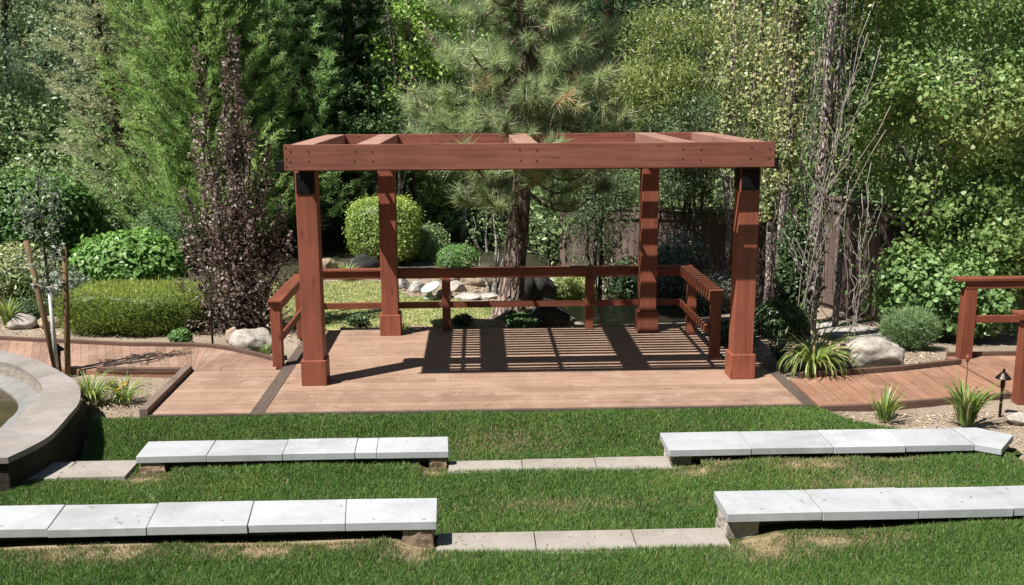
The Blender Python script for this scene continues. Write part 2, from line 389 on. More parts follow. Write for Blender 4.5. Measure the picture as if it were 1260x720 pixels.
def conifer(name, label, base, H, R_, z0, lmat, bmat, seed=1, whorls=26, per=9, sub=9, k=12, ln=.2, wd=.02, tilt=.1, tipup=.35, tr=.16,
            group=None, power=.8, jit=.35, lean=(0, 0), bare=0, feather=.5):
    """trunk with whorls of branches; every branch carries side twigs of thin sprays"""
    g = np.random.default_rng(seed); base = np.array(base, float)
    t = thing(name, label, 'tree', base, group)
    mb = MB(); top = base+np.array([lean[0], lean[1], H])
    zz = np.linspace(0, 1, 12); axis = base+(top-base)*zz[:, None]+np.concatenate([[[0, 0, 0]], g.normal(size=(11, 3))*np.array([.04, .04, 0])])
    axis[0, 2] -= .2
    mb.tube(axis, tr*(1-.93*zz), 10, .5)
    f = Fol(); B = []; D = []; T = []
    for w in range(whorls):
        u = (w+.5)/whorls; z = z0+(H-z0)*u**.9
        rr = R_*(1-u)**power*(.8+.4*g.random())+.12
        fr = z/H; c = base+(top-base)*fr
        for j in range(per):
            a = 2*PI*(j+g.random()*.9)/per+w*1.1
            l = rr*(.65+.5*g.random()); tone = g.random()
            s = np.linspace(0, 1, 7)
            out = np.array([math.cos(a), math.sin(a), 0])
            pth = c+out*(l*s)[:, None]; pth[:, 2] += l*(tilt*s+tipup*(s**2.2)-.18*np.sin(PI*s))
            if l > .5: mb.tube(pth, np.linspace(max(.008, tr*.11*(1-u)), .003, 7), 4, .3)
            side = np.array([-out[1], out[0], 0])
            for q in range(max(3, int(sub*l/R_*1.2)+2)):
                v = .18+.82*g.random(); i = min(5, int(v*6)); p = pth[i]+(pth[i+1]-pth[i])*(v*6-i)
                sg = (1 if g.random() < .5 else -1)*(1-v*.55)
                dr = unit(out*(.55+v)+side*sg*.9+np.array([0, 0, feather+.25*g.normal()]))
                tl = l*.30*(1.15-v*.6)*(.6+.7*g.random())
                ts = g.random(k)
                B.append(p+dr*(ts*tl)[:, None]+g.normal(size=(k, 3))*.02); D.append(np.repeat(dr[None]+np.array([[0, 0, .15]]), k, 0)); T.append(np.full(k, tone*.35+.3*v)+.3*g.random(k))
    if len(B):
        V, F = slivers(g, np.concatenate(B), np.concatenate(D), ln, wd, jit); f.add(V, F, np.concatenate(T))
    for i in range(bare):                  # bare dead twigs
        z = z0+(H-z0)*g.random()*.7; a = g.random()*6.28; c = base+(top-base)*(z/H); l = R_*(.5+.4*g.random())*(1-z/H)
        mb.tube(limb_path(c, c+np.array([math.cos(a)*l, math.sin(a)*l, -.2*l]), g, 0, .12), np.linspace(.014, .004, 6), 4, .9)
    mb.build('trunk', bmat, t, smooth=True); f.build('crown', lmat, t)
    return t

def clipped(name, label, c, R_, n, ln, wd, lmat, seed=1, cat='shrub', group=None, p=2.0, base=None, jit=.55, kind='quad', amp=.07, flat_bottom=None,
            stems=0, bmat=None, depth=.16, core=.86, up=.4, needle=False, lfreq=4.0, yaw=0.0):
    """a clipped shrub: leaves near a lumpy super-ellipsoid, some twigs underneath"""
    g = np.random.default_rng(seed); c = np.array(c, float); R_ = np.array(R_, float); RZ = rotz(yaw)
    b = np.array([c[0], c[1], c[2]-R_[2]]) if base is None else np.array(base, float)
    t = thing(name, label, cat, b, group)
    d = rnd_unit(g, n)
    k = (np.abs(d)**p).sum(1)**(-1/p); S = d*k[:, None]
    S = S*(1+lump(g, S, lfreq, amp, seed)+lump(g, S, lfreq*3, amp*.5, seed+5))[:, None]
    S = S*(1-depth*g.random(n)**1.6+.03*g.normal(size=n))[:, None]
    S *= (1+np.where(g.random(n) < .035, .05+.13*g.random(n), 0))[:, None]      # stray shoots
    P = c+(S*R_)@RZ.T
    if flat_bottom is not None: keep = P[:, 2] > flat_bottom; P, d = P[keep], d[keep]
    nn = unit(np.sign(d)*np.abs(d)**(p-1)/R_)@RZ.T
    f = Fol()
    tone = .5+lump(g, P, 5, .5, seed+3)
    if needle: V, F = slivers(g, P-nn*ln*.3, nn+np.array([0, 0, .5]), ln, wd, jit)
    else: V, F = leaves(g, P, nn+np.array([0, 0, up]), ln, wd, jit, .2, None, kind)
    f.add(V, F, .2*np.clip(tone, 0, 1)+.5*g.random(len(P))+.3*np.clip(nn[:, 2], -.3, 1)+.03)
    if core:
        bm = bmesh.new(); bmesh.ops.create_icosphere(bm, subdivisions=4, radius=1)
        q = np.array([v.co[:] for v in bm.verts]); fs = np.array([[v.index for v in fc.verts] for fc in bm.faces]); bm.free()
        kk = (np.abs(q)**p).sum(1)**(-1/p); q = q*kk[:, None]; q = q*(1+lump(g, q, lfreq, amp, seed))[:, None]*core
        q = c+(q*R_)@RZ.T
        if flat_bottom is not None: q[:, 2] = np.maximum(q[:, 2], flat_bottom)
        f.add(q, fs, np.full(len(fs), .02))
    f.build('foliage', lmat, t)
    if stems:
        mb = MB()
        for i in range(stems):
            a = 2*PI*i/stems+g.random(); e = c+np.array([math.cos(a)*R_[0]*.5, math.sin(a)*R_[1]*.5, -R_[2]*.3])
            mb.tube(limb_path(b+np.array([math.cos(a)*.06, math.sin(a)*.06, -.1]), e, g, 0, .08), np.linspace(.032, .014, 6), 6, .5)
        mb.build('stem', bmat or M['bark_grey'], t, smooth=True)
    return t

def stem_shrub(name, label, base, tips, mid, rads, per, ln, wd, lmat, bmat, seed, cat='shrub', group=None, t0=.25, sr=.02, bend=.25, kind='quad', droop=.2, side=0, group_leaf=True):
    """many upright stems, each clothed in leaves"""
    g = np.random.default_rng(seed); base = np.array(base, float)
    t = thing(name, label, cat, base, group); mb = MB(); f = Fol()
    for i, tip in enumerate(tips):
        tip = np.array(tip, float); b0 = base+np.array([g.normal()*mid, g.normal()*mid, -.05])
        s = np.linspace(0, 1, 10)[:, None]
        h = tip-b0; pth = b0+h*s; pth[:, :2] = b0[:2]+(tip[:2]-b0[:2])*(s**(1-bend))
        pth[1:-1] += g.normal(size=(8, 3))*.02
        L_ = np.linalg.norm(h); mb.tube(pth, np.linspace(sr*(.6+.3*L_), .005, 10), 5, .6)
        kk = int(per*L_*(1-t0)); u = t0+(1-t0)*g.random(kk)
        ii = np.minimum((u*9).astype(int), 8); p = pth[ii]+(pth[ii+1]-pth[ii])*((u*9-ii)[:, None])
        rr = (rads[0]+(rads[1]-rads[0])*u)*(.35+.65*g.random(kk))*(.8+.5*np.sin(u*23+i*2))
        d = rnd_unit(g, kk); p = p+d*rr[:, None]
        V, F = leaves(g, p, d+np.array([0, 0, .4]), ln, wd, .6, droop, None, kind)
        f.add(V, F, .25*g.random()+.7*g.random(kk))
        for q in range(side):
            v = .2+.6*g.random(); k = int(v*9); a = g.random()*6.28; l = .25+.3*g.random()
            mb.tube(limb_path(pth[k], pth[k]+np.array([math.cos(a)*l*.6, math.sin(a)*l*.6, l]), g, 0, .1), np.linspace(.007, .003, 6), 4, .7)
    mb.build('stem', bmat, t, smooth=True)
    if f.n: f.build('foliage', lmat, t)
    return t

def strap_plant(name, label, c, n, ln, wd, lmat, seed, lean=.6, cat='plant', group=None, upright=.5, dry=.05):
    g = np.random.default_rng(seed); c = np.array(c, float); t = thing(name, label, cat, c, group)
    V = []; P = []; R_ = []; k = 7
    for i in range(n):
        a = g.random()*6.28; l = ln*(.6+.55*g.random()); le = lean*(.35+.9*g.random()); b = c+np.array([math.cos(a), math.sin(a), 0])*g.random()*.07-np.array([0, 0, .02])
        s = np.linspace(0, 1, k); th = (PI/2)*(1-upright*.15)-le*2.1*s**1.35
        dx = np.cumsum(np.cos(th))/k*l; dz = np.cumsum(np.sin(th))/k*l; dx = np.maximum(dx, 0)
        o = np.array([math.cos(a), math.sin(a), 0]); sd = np.array([-o[1], o[0], .15])
        p = b+o*dx[:, None]; p[:, 2] += dz; p[:, 2] = np.maximum(p[:, 2], c[2]-.01+.015*g.random())
        w = wd*(.7+.6*g.random())*np.array([.7, .95, 1, .95, .8, .5, .06])
        n0 = len(V)*0+sum(len(x) for x in V)
        V.append(np.concatenate([p-sd*w[:, None]/2, p+sd*w[:, None]/2])); P += [[n0+j, n0+k+j, n0+k+j+1, n0+j+1] for j in range(k-1)]
        r = g.random()*.85 if g.random() > dry else 1.0
        R_ += [r]*(k-1)
    np_mesh('foliage', np.concatenate(V), [np.array(P)], lmat, t, R_)
    return t

def rock(name, label, c, R_, mat, seed, cat='boulder', group=None, sub=4, amp=.28, yaw=0, sharp=.5, f=1.3):
    bm = bmesh.new(); bmesh.ops.create_icosphere(bm, subdivisions=sub, radius=1)
    q = np.array([v.co[:] for v in bm.verts]); fs = np.array([[v.index for v in fc.verts] for fc in bm.faces]); bm.free()
    g = np.random.default_rng(seed)
    for i in range(9):                     # chop flat facets
        d = unit(g.normal(size=3)*np.array([1, 1, .8])); h = .62+.3*g.random(); s = q@d; q = q-np.outer(np.maximum(s-h, 0)*(sharp+.35), d)
    o = seed*3.7
    dsp = np.array([mnoise.fractal(Vector(v*f+o), 1.0, 2.0, 5) for v in q]); q = q*(1+amp*.5*dsp)[:, None]
    V = np.array(c, float)+(q*np.array(R_, float))@rotz(yaw).T
    o = np_mesh(name, V, [fs], mat, None, np.full(len(fs), .9), (c[0], c[1], c[2]-R_[2]*.5), True)
    return tag(o, label, cat, group)

# ------------------------------------------------------------------ lie of the land
def sst(a, b, x): t = np.clip((x-a)/(b-a), 0, 1); return t*t*(3-2*t)
def land(x, y):
    x = np.asarray(x, float); y = np.asarray(y, float)
    z = np.full(np.broadcast(x, y).shape, -.06)
    z = z-.62*np.exp(-((x-2.2)/1.9)**2)*sst(3.4, 6.5, y)
    z = z-.26*np.exp(-(((x-1.35)/1.15)**2+((y-4.6)/.95)**2)**2)
    z = z-.28*sst(3.6, 4.4, x)*sst(1.0, 4.0, y)*(1-sst(9, 12, y))
    z = z-.06*sst(-4.9, -4.6, x)*(1-sst(-3.8, -3.75, x))*(1-sst(1.0, 1.1, y))
    z = z+.24*np.maximum(y-11, 0)**1.08+.10*np.maximum(np.abs(x)-9, 0)*sst(0, 8, y)
    under = (1-sst(-.3, -.1, y))*(1-sst(2.55, 2.7, x))*np.where(y < -.52, sst(-4.8, -4.7, x), sst(-4.0, -3.9, x))
    z = z-.30*under
    z = z-.22*(1-sst(-4.1, -3.95, x))*(1-sst(.9, 1.2, y))*0
    dk = sst(-3.8, -3.7, x)*(1-sst(2.2, 2.3, x))*sst(-.6, -.4, y)*(1-sst(2.75, 2.9, y))
    z = z-.12*dk
    pl = (np.hypot((x+6.83), (y+1.29)) < 2.66); z = np.where(pl & (y < .9), -.45, z)
    z = np.where(y < -2.05, -.38, z); z = np.where((y < -1.5) & (x < 4.05), -.38, z)
    far_front = np.maximum(-8-y, 0); z = z+.0*far_front
    return z
def zl(x, y): return float(land(np.array([x]), np.array([y]))[0])
def gnd(px, py):                           # where the view line meets the land
    z = -.06
    for _ in range(12):
        p = on(px, py, z); z = .5*z+.5*zl(p[0], p[1])
    p = on(px, py, z); return p
# ------------------------------------------------------------------ ground, lawns
def ground_mat():
    m, nt, b = new_mat('sandy_ground')
    v = objco(nt); g1 = noise(nt, v, 1.3, 6, .65); g2 = noise(nt, v, 42, 5, .75); g3 = noise(nt, v, 160, 2, .7)
    c1 = ramp(nt, g1, [(.3, (.24, .19, .145)), (.5, (.315, .255, .20)), (.72, (.375, .315, .25))])
    c2 = ramp(nt, g2, [(.32, (.42, .38, .34)), (.5, (1, 1, 1)), (.72, (1.0, .98, .95))])
    col = mixc(nt, 1, c1, c2, 'MULTIPLY')
    c3 = ramp(nt, g3, [(.38, (.7, .68, .66)), (.55, (1, 1, 1))]); col = mixc(nt, .8, col, c3, 'MULTIPLY')
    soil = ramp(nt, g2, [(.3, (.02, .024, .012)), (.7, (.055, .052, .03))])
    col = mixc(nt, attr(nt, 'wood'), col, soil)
    nt.links.new(col, b.inputs['Base Color']); b.inputs['Roughness'].default_value = .95; b.inputs['Specular IOR Level'].default_value = .1
    bump(nt, b, g2, .8, .02)
    return m
M['ground'] = ground_mat()
def axis_pts(lo, hi, near0, near1, fine):
    a = np.arange(near0, near1+1e-6, fine)
    l = near0-np.cumsum(fine*1.16**np.arange(1, 60)); l = l[l > lo]; r = near1+np.cumsum(fine*1.16**np.arange(1, 60)); r = r[r < hi]
    return np.concatenate([[lo], l[::-1], a, r, [hi]])
def sheet(name, xs, ys, zf, mat, extra=None, keep=None, smooth=True):
    X, Y = np.meshgrid(xs, ys); Z = zf(X, Y); nx, ny = len(xs), len(ys)
    V = np.stack([X, Y, Z], -1).reshape(-1, 3); i = np.arange(nx*ny).reshape(ny, nx)
    P = np.stack([i[:-1, :-1], i[:-1, 1:], i[1:, 1:], i[1:, :-1]], -1).reshape(-1, 4)
    if keep is not None: P = P[keep(V[P].mean(1))]
    return np_mesh(name, V, [P], mat, None, None, None, smooth, {k: f(V) for k, f in (extra or {}).items()})
g_ = np.random.default_rng(3)
def land_rough(x, y): return land(x, y)+.012*np.sin(x*3.1+y*1.7)*np.sin(y*2.3-x)+.006*np.sin(x*11)*np.sin(y*13+x*3)
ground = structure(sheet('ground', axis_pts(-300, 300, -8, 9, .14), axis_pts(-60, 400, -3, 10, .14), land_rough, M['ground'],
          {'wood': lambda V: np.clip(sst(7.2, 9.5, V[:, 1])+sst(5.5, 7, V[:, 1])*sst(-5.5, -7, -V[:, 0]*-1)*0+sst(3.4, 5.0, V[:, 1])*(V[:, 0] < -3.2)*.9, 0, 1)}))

PATCH = [(-2.95, -3.98, .5, .12), (-2.0, -3.98, .4, .09), (-1.0, -3.96, .22, .17), (-1.4, -3.95, .2, .06), (1.32, -3.98, .30, .2), (1.75, -4.0, .4, .08), (1.30, -2.12, .22, .14), (2.25, -2.12, .35, .08), (-3.3, -2.05, .22, .10), (-.95, -2.02, .12, .08), (4.3, -2.05, .3, .2), (-.3, -1.0, .5, .18), (2.6, -2.4, .5, .2), (.1, -2.75, .6, .12)]
def dry(x, y):
    d = np.zeros_like(x)
    for i, (a, b, rx, ry) in enumerate(PATCH):
        k = .74 if i < 11 else .40
        w = .16*np.sin(x*13+i)+.12*np.sin(x*29+y*17+i*2)+.10*np.sin(x*47-y*31)
        d = np.maximum(d, k*np.exp(-(((x-a)/rx)**2+((y-b)/ry)**2))*(1+1.5*w))
    e = np.exp(-((y+3.885)/.05)**2)*(x > -4.2)*(x < -.85)*(.6+.45*np.sin(x*7)*np.sin(x*3.1))
    e = np.maximum(e, np.exp(-((y+2.02)/.035)**2)*(x > 1.3)*(x < 3.4)*(.7+.5*np.sin(x*9)))
    d = np.clip(np.maximum(d, e), 0, 1)
    return d
def lawn_mat():
    m, nt, b = new_mat('lawn_soil')
    v = objco(nt); g1 = noise(nt, v, 60, 4, .7)
    gr = ramp(nt, g1, [(.3, (.025, .035, .010)), (.7, (.06, .07, .022))])
    sd = ramp(nt, g1, [(.3, (.20, .145, .09)), (.7, (.37, .29, .19))])
    f = ramp(nt, attr(nt, 'dry'), [(.38, (0, 0, 0)), (.62, (1, 1, 1))])
    col = mixc(nt, f, gr, sd); nt.links.new(col, b.inputs['Base Color']); b.inputs['Roughness'].default_value = .95
    b.inputs['Specular IOR Level'].default_value = .1
    bump(nt, b, g1, .8, .02); return m
M['lawn'] = lawn_mat()
M['back_lawn'] = None
def L0_in(x, y):
    rb = np.interp(-y, [.5, .95, 1.2, 1.45, 1.75], [2.84, 3.05, 3.4, 3.95, 4.2])
    return (np.hypot(x+6.83, y+1.29) > 2.62) & (x < rb) & (x > -4.6) & ((x > -3.84) | (y < -.5))
L0z = lambda x, y: -.042+.006*np.sin(x*4+y*3)-.18*sst(.52, 1.25, -y)*(1-sst(1.6, 2.6, x))
L1z = lambda x, y: -.052+.006*np.sin(x*3-y*4)+.05*np.exp(-((y+2.02)/.22)**2)*((x < -1.05) | (x > 1.32))*(x > -3.12)*(x < 4.0)
L2z = lambda x, y: .158+.012*np.maximum(-4.2-y, 0)+.008*np.sin(x*3.3+y*2)+.075*np.exp(-((y+3.85)/.32)**2)*(1-sst(-1.15, -.9, x)*(1-sst(1.15, 1.5, x)))*(1+.45*sst(1.8, 2.8, x))
dd = {'dry': lambda V: dry(V[:, 0], V[:, 1])}
structure(sheet('lawn', np.arange(-4.7, 4.3, .1), np.arange(-1.85, -.44, .05), L0z, M['lawn'], dd, lambda c: L0_in(c[:, 0], c[:, 1])))
structure(sheet('lawn', np.arange(-9, 9.05, .1), np.arange(-3.66, -1.74, .06), L1z, M['lawn'], dd,
          lambda c: (((c[:, 1] < -2.3) | (c[:, 0] > -4.5)) & ((c[:, 0] < 4.05) | (c[:, 1] < -2.06)))))
def skirt(x, y): z = L2z(x, y); return np.where(y > -3.665, -.2, z)
structure(sheet('lawn', np.arange(-9, 9.05, .1), np.concatenate([np.arange(-9, -3.68, .08), [-3.672, -3.66]]), skirt, M['lawn'], dd))
def back_in(x, y):
    rr = np.interp(y, [3.25, 3.5, 4.3, 5.2, 5.6, 6.4], [-1.5, -.9, .05, -.75, -1.7, -2.0])
    lf = np.interp(y, [3.1, 4, 5, 6.6], [-3.25, -3.4, -3.7, -4.0])
    return (x > lf) & (x < rr) & (y < 6.7+.1*np.sin(x*4)) & (y > 3.32+.08*np.sin(x*3.0)+.05*np.sin(x*7.7))

def grass_mat():
    m, nt, b = new_mat('grass_blades')
    c = ramp(nt, attr(nt), [(0, (.044, .106, .022)), (.4, (.104, .206, .046)), (.72, (.192, .302, .086)), (.86, (.26, .32, .125)), (.9, (.33, .28, .16)), (1, (.42, .35, .22))])
    pn = noise(nt, objco(nt), 1.1, 4, .6); pf = ramp(nt, pn, [(.35, (.86, .9, .84)), (.55, (1.05, 1.02, 1)), (.75, (1.4, 1.24, 1.08))])
    c = mixc(nt, 1, c, pf, 'MULTIPLY')
    nt.links.new(c, b.inputs['Base Color']); b.inputs['Roughness'].default_value = .45; b.inputs['Specular IOR Level'].default_value = .35
    t = N(nt, 'ShaderNodeBsdfTranslucent'); nt.links.new(c, t.inputs['Color']); mx = N(nt, 'ShaderNodeMixShader', Fac=.3)
    nt.links.new(b.outputs[0], mx.inputs[1]); nt.links.new(t.outputs[0], mx.inputs[2]); nt.links.new(mx.outputs[0], nt.nodes['Material Output'].inputs['Surface'])
    return m
M['grass'] = grass_mat()
def blades(name, x, y, z, h, w, seed, yellow=0.0, label=None, dryf=None):
    g = np.random.default_rng(seed); n = len(x)
    d = (dryf(x, y) if dryf is not None else np.zeros(n))
    keep = g.random(n) > np.clip((d-.4)*1.6, 0, .62); x, y, z, d = x[keep], y[keep], z[keep], d[keep]; n = len(x)
    a = g.random(n)*6.28; tl = g.random(n)*6.28; le = np.abs(g.normal(size=n))*.55
    clump = .5+.3*np.sin(x*17+2*np.sin(y*13))*np.sin(y*19+2*np.sin(x*11))+.2*np.sin(x*5.3+y*7.1)*np.sin(y*6.1-x*3.7)
    H = h*(.55+.6*g.random(n)+.25*clump)*(1-.62*np.clip(d, 0, 1)); B = np.stack([x, y, z], 1)
    s = np.stack([np.cos(a), np.sin(a), 0*a], 1)*(w*.5*(.7+.6*g.random(n)))[:, None]
    ld = np.stack([np.cos(tl), np.sin(tl), 0*tl], 1)
    M1 = B+ld*(H*le*.32)[:, None]+np.array([0, 0, 1])*(H*.6)[:, None]
    T = B+ld*(H*le*.95)[:, None]+np.array([0, 0, 1])*(H*np.sqrt(np.clip(1-.35*le**2, .2, 1)))[:, None]
    V = np.stack([B-s, B+s, M1+s*.8, M1-s*.8, T], 1).reshape(-1, 3); i = np.arange(n)*5
    r = np.clip(.0+.66*g.random(n)**1.15+.16*clump+yellow*g.random(n), 0, .84); o = g.random(n); r = np.where(o < .03+.75*np.clip(d*1.5, 0, 1)+yellow*.12, .88+.12*g.random(n), r)
    ob = np_mesh(name, V, [np.stack([i, i+1, i+2, i+3], 1), np.stack([i+3, i+2, i+4], 1)], M['grass'], None, np.concatenate([r, r]))
    return stuff(ob, label, 'grass')
BLOCK = [(-5.3, -.80, -3.91, -3.5), (1.02, 5.6, -3.91, -3.5), (-.845, 1.09, -3.955, -3.6), (-3.44, -.80, -1.955, -1.54), (1.03, 4.2, -1.99, -1.53), (-.83, 1.08, -2.03, -1.76), (-4.43, -3.46, -2.07, -1.68)]
def scatter(n, x0, x1, y0, y1, seed, test=None):
    g = np.random.default_rng(seed); x = x0+(x1-x0)*g.random(n); y = y0+(y1-y0)*g.random(n)
    k = np.ones(n, bool)
    for a, b, c, d in BLOCK: k &= ~((x > a) & (x < b) & (y > c) & (y < d))
    if test is not None: k &= test(x, y)
    return x[k], y[k]
x, y = scatter(190000, -4.6, 4.25, -1.8, -.47, 1, L0_in); blades('grass', x, y, L0z(x, y), .036, .0050, 1, .10, 'mown green grass between the deck edge and the farther row of stone benches', dry)
x, y = scatter(460000, -7, 7, -3.63, -1.76, 2, lambda x, y: ((y < -2.33) | (x > -4.34)) & ((x < 4.1+.1*np.sin(y*9)) | (y < -2.08+.06*np.sin(x*5))))
blades('grass', x, y, L1z(x, y), .040, .0042, 2, .07, 'mown green grass between the two rows of stone benches', dry)
x, y = scatter(460000, -5.0, 5.0, -5.2, -3.66, 3); x2, y2 = scatter(330000, -8.9, 8.9, -7.2, -3.5, 5, lambda x, y: ~((np.abs(x) < 5.0) & (y > -5.2) & (y < -3.66)) & ((y < -3.66) | (x < -5.3))); x, y = np.concatenate([x, x2]), np.concatenate([y, y2]); blades('grass', x, y, L2z(x, y), .043, .0036, 3, .03, 'mown green grass in front of the nearer row of stone benches', dry)
x, y = scatter(60000, -4.2, .3, 3.2, 6.9, 4, back_in); blades('grass', x, y, land_rough(x, y), .026, .009, 4, 1.2, 'pale yellowish green grass behind the deck railing')
structure(sheet('lawn', np.arange(-4.3, .4, .08), np.arange(3.2, 7, .08), lambda x, y: land_rough(x, y)+.006, None or (lambda: (lambda m, nt, b: (nt.links.new(ramp(nt, noise(nt, objco(nt), 30, 4), [(.3, (.28, .28, .11)), (.7, (.46, .43, .2))]), b.inputs['Base Color']), m)[1])(*new_mat('back_lawn')))(), None, lambda c: back_in(c[:, 0], c[:, 1])))

# ------------------------------------------------------------------ deck, boardwalk, ramp
mb = MB(); yb = -.475; k = 0
while yb < 2.96:
    y1 = min(yb+.136, 2.965); xr = 2.69 if yb < 1.05 else 2.33
    cuts = [-2.662]+sorted(random.uniform(-2.3, 2.1) for _ in range(1 if k % 2 else 0))+[xr]
    for a, b in zip(cuts[:-1], cuts[1:]): mb.box(a+.001, b-.0015, yb, y1, -.03, random.uniform(-.0008, .0008))
    yb += .141; k += 1
structure(mb.build('deck', M['deck_x'], None, 0))
mb = MB(); yb = -.475                                  # left bay of the deck, up to the turn of the boardwalk
while yb < 1.06:
    y1 = yb+.136; mb.box(-3.78, -2.80, yb, y1, -.03, random.uniform(-.0008, .0008)); yb += .141
structure(mb.build('deck', M['deck_x'], None, 0))
mb = MB(); mb.box(-2.797, -2.665, -.475, 2.965, -.03, .0015); mb.bar((2.75, -.475, -.013), (2.75, 1.05, -.013), .118, .03)
structure(mb.build('deck_border', M['strip'], None, .003))
mb = MB(); mb.box(-3.78, 2.81, -.502, -.478, -.2, -.004); mb.box(-2.80, 2.34, 2.967, 2.99, -.4, -.004); mb.box(2.335, 2.36, 1.06, 2.99, -.4, -.004)
structure(mb.build('deck_fascia', M['strip'], None, .003))
# boardwalk: boards that fan round the inner corner, then run off to the left
piv = np.array([-3.80, 1.09]); fan0 = [(-2.86, 1.09), (-2.90, 1.40), (-3.2, 1.68), (-3.53, 1.93), (-3.84, 2.12), (-4.2, 2.2)]
def polyline(pts, n):
    pts = np.array(pts); s = np.concatenate([[0], np.cumsum(np.linalg.norm(np.diff(pts, axis=0), axis=1))]); t = np.linspace(0, s[-1], n)
    return np.stack([np.interp(t, s, pts[:, 0]), np.interp(t, s, pts[:, 1])], 1)
bk = polyline(fan0+[(-4.9, 2.26), (-5.8, 2.47), (-6.7, 2.68), (-7.6, 2.95), (-9.4, 3.6)], 66)
fr = []
for i, p in enumerate(bk):
    u = i/65; fr.append(piv+np.array([-.02, .0])*u if i < 15 else None)
tail = polyline([(-3.82, 1.10), (-4.5, 1.13), (-5.3, 1.30), (-6.2, 1.55), (-7.1, 1.9), (-8.8, 2.7)], 49)
fr = [piv+np.array([.0+.012*(16-i), -.0]) for i in range(17)]+list(tail)
mb = MB()
for i in range(65):
    a, b, c, d = np.array(fr[i]), bk[i], bk[i+1], np.array(fr[i+1])
    e = .0022; ab = (b-a); dc = (c-d)
    q = [a, b, c, d]
    w = unit((d+c)/2-(a+b)/2)
    q = [a+w*e*.2, b+w*e, c-w*e, d-w*e*.2]
    mb.prism([tuple(q[3]), tuple(q[2]), tuple(q[1]), tuple(q[0])] if np.cross(q[1]-q[0], q[2]-q[1]) < 0 else [tuple(v) for v in q], -.03, random.uniform(-.001, .001)-.002)
structure(mb.build('boardwalk', M['deck_y'], None, 0))
def curb(pts, w, z0, z1, mat, name='curb'):
    mb = MB(); pts = [np.array(p, float) for p in pts]
    T = [unit(pts[min(i+1, len(pts)-1)]-pts[max(i-1, 0)]) for i in range(len(pts))]
    lf = [p+np.array([-t[1], t[0]])*w/2 for p, t in zip(pts, T)]; rt = [p-np.array([-t[1], t[0]])*w/2 for p, t in zip(pts, T)]
    n = len(pts); vs = []
    for i in range(n): vs += [(*rt[i], z0), (*lf[i], z0), (*lf[i], z1), (*rt[i], z1)]
    fs = [[4*i+j, 4*i+(j+1) % 4, 4*i+4+(j+1) % 4, 4*i+4+j] for i in range(n-1) for j in range(4)]
    fs = [f[::-1] for f in fs]+[[0, 1, 2, 3], [4*n-1, 4*n-2, 4*n-3, 4*n-4]]
    mb.add(vs, fs, .5); return structure(mb.build(name, mat, None, .006))
curb([(p[0]-.0, p[1]+.025) for p in bk[2:]], .05, -.15, .045, M['curb'])
curb([(p[0], p[1]-.02) for p in fr[17:]], .03, -.2, -.005, M['ramp_y'], 'boardwalk_fascia')
curb([(-3.83, -.5), (-3.845, 1.09)], .085, -.2, .065, M['curbgrey'])
curb([(-3.80, 1.085), (-4.15, 1.10), (-4.55, 1.12), (-4.9, 1.2)], .06, -.02, .035, M['curb'])
# right-hand ramp
ra = on(975, 468); rb_ = (4.87, .83); mb = MB(); n = 15
bkr = polyline([(2.83, .40), (3.5, .50), (4.2, .64), (4.93, .86)], n+1); frr = polyline([(2.83, -.56), (3.3, -.53), (4.2, -.36), (4.93, -.22)], n+1)
for i in range(n):
    e = .004; a, b, c, d = frr[i], bkr[i], bkr[i+1], frr[i+1]
    mb.prism([(a[0]+e, a[1]), (d[0]-e, d[1]), (c[0]-e, c[1]), (b[0]+e, b[1])], -.03, random.uniform(-.001, .001))
structure(mb.build('ramp', M['ramp_y'], None, 0))
curb([(2.95, .46), (3.5, .54), (4.2, .68), (4.98, .92)], .05, -.15, .055, M['curb'])
curb([(2.85, -.585), (3.3, -.555), (4.2, -.385), (4.93, -.245)], .045, -.15, .012, M['curb'])

# ------------------------------------------------------------------ raised pool at the left
zc = .25
outer = [(-9.4, -2.70), (-4.21, -2.70), (-4.10, -2.69), (-4.02, -2.42), (-3.99, -2.15), (-4.05, -1.63), (-4.09, -1.36), (-4.20, -1.03), (-4.38, -.67), (-4.66, -.32), (-4.92, -.03), (-5.21, .25), (-5.70, .59), (-6.3, .80), (-7.0, .86), (-7.8, .68), (-8.6, .2), (-9.2, -.6), (-9.5, -1.6)]
inner = [(-9.0, -2.32), (-5.2, -2.34), (-4.60, -2.34), (-4.45, -2.22), (-4.42, -2.0), (-4.46, -1.65), (-4.50, -1.38), (-4.53, -1.12), (-4.62, -.85), (-4.80, -.55), (-5.02, -.27), (-5.28, -.0), (-5.66, .18), (-6.25, .36), (-6.95, .4), (-7.6, .25), (-8.2, -.15), (-8.75, -.8), (-9.0, -1.6)]
def rounded(p, a, b, k=4):             # smooth the curved stretch a..b of an outline
    p = [np.array(q) for q in p]; out = [tuple(q) for q in p[:a]]
    for i in range(a, b):
        p0, p1, p2, p3 = p[max(i-1, a)], p[i], p[i+1], p[min(i+2, b)]
        for j in range(k):
            t = j/k; out.append(tuple(.5*((2*p1)+(p2-p0)*t+(2*p0-5*p1+4*p2-p3)*t*t+(3*p1-p0-3*p2+p3)*t**3)))
    return out+[tuple(q) for q in p[b:]]
outer = rounded(outer, 2, 18); inner = rounded(inner, 2, 18)
outer, inner = [[(CAM[0]+(x-CAM[0])*1.0563, CAM[1]+(y-CAM[1])*1.0563) for x, y in q] for q in (outer, inner)]
pool = thing('raised_pool', 'round raised pool with pale stone coping and dark block wall', 'pool', (-6.5, -1.2, -.06))
n = len(outer)
mb = MB()
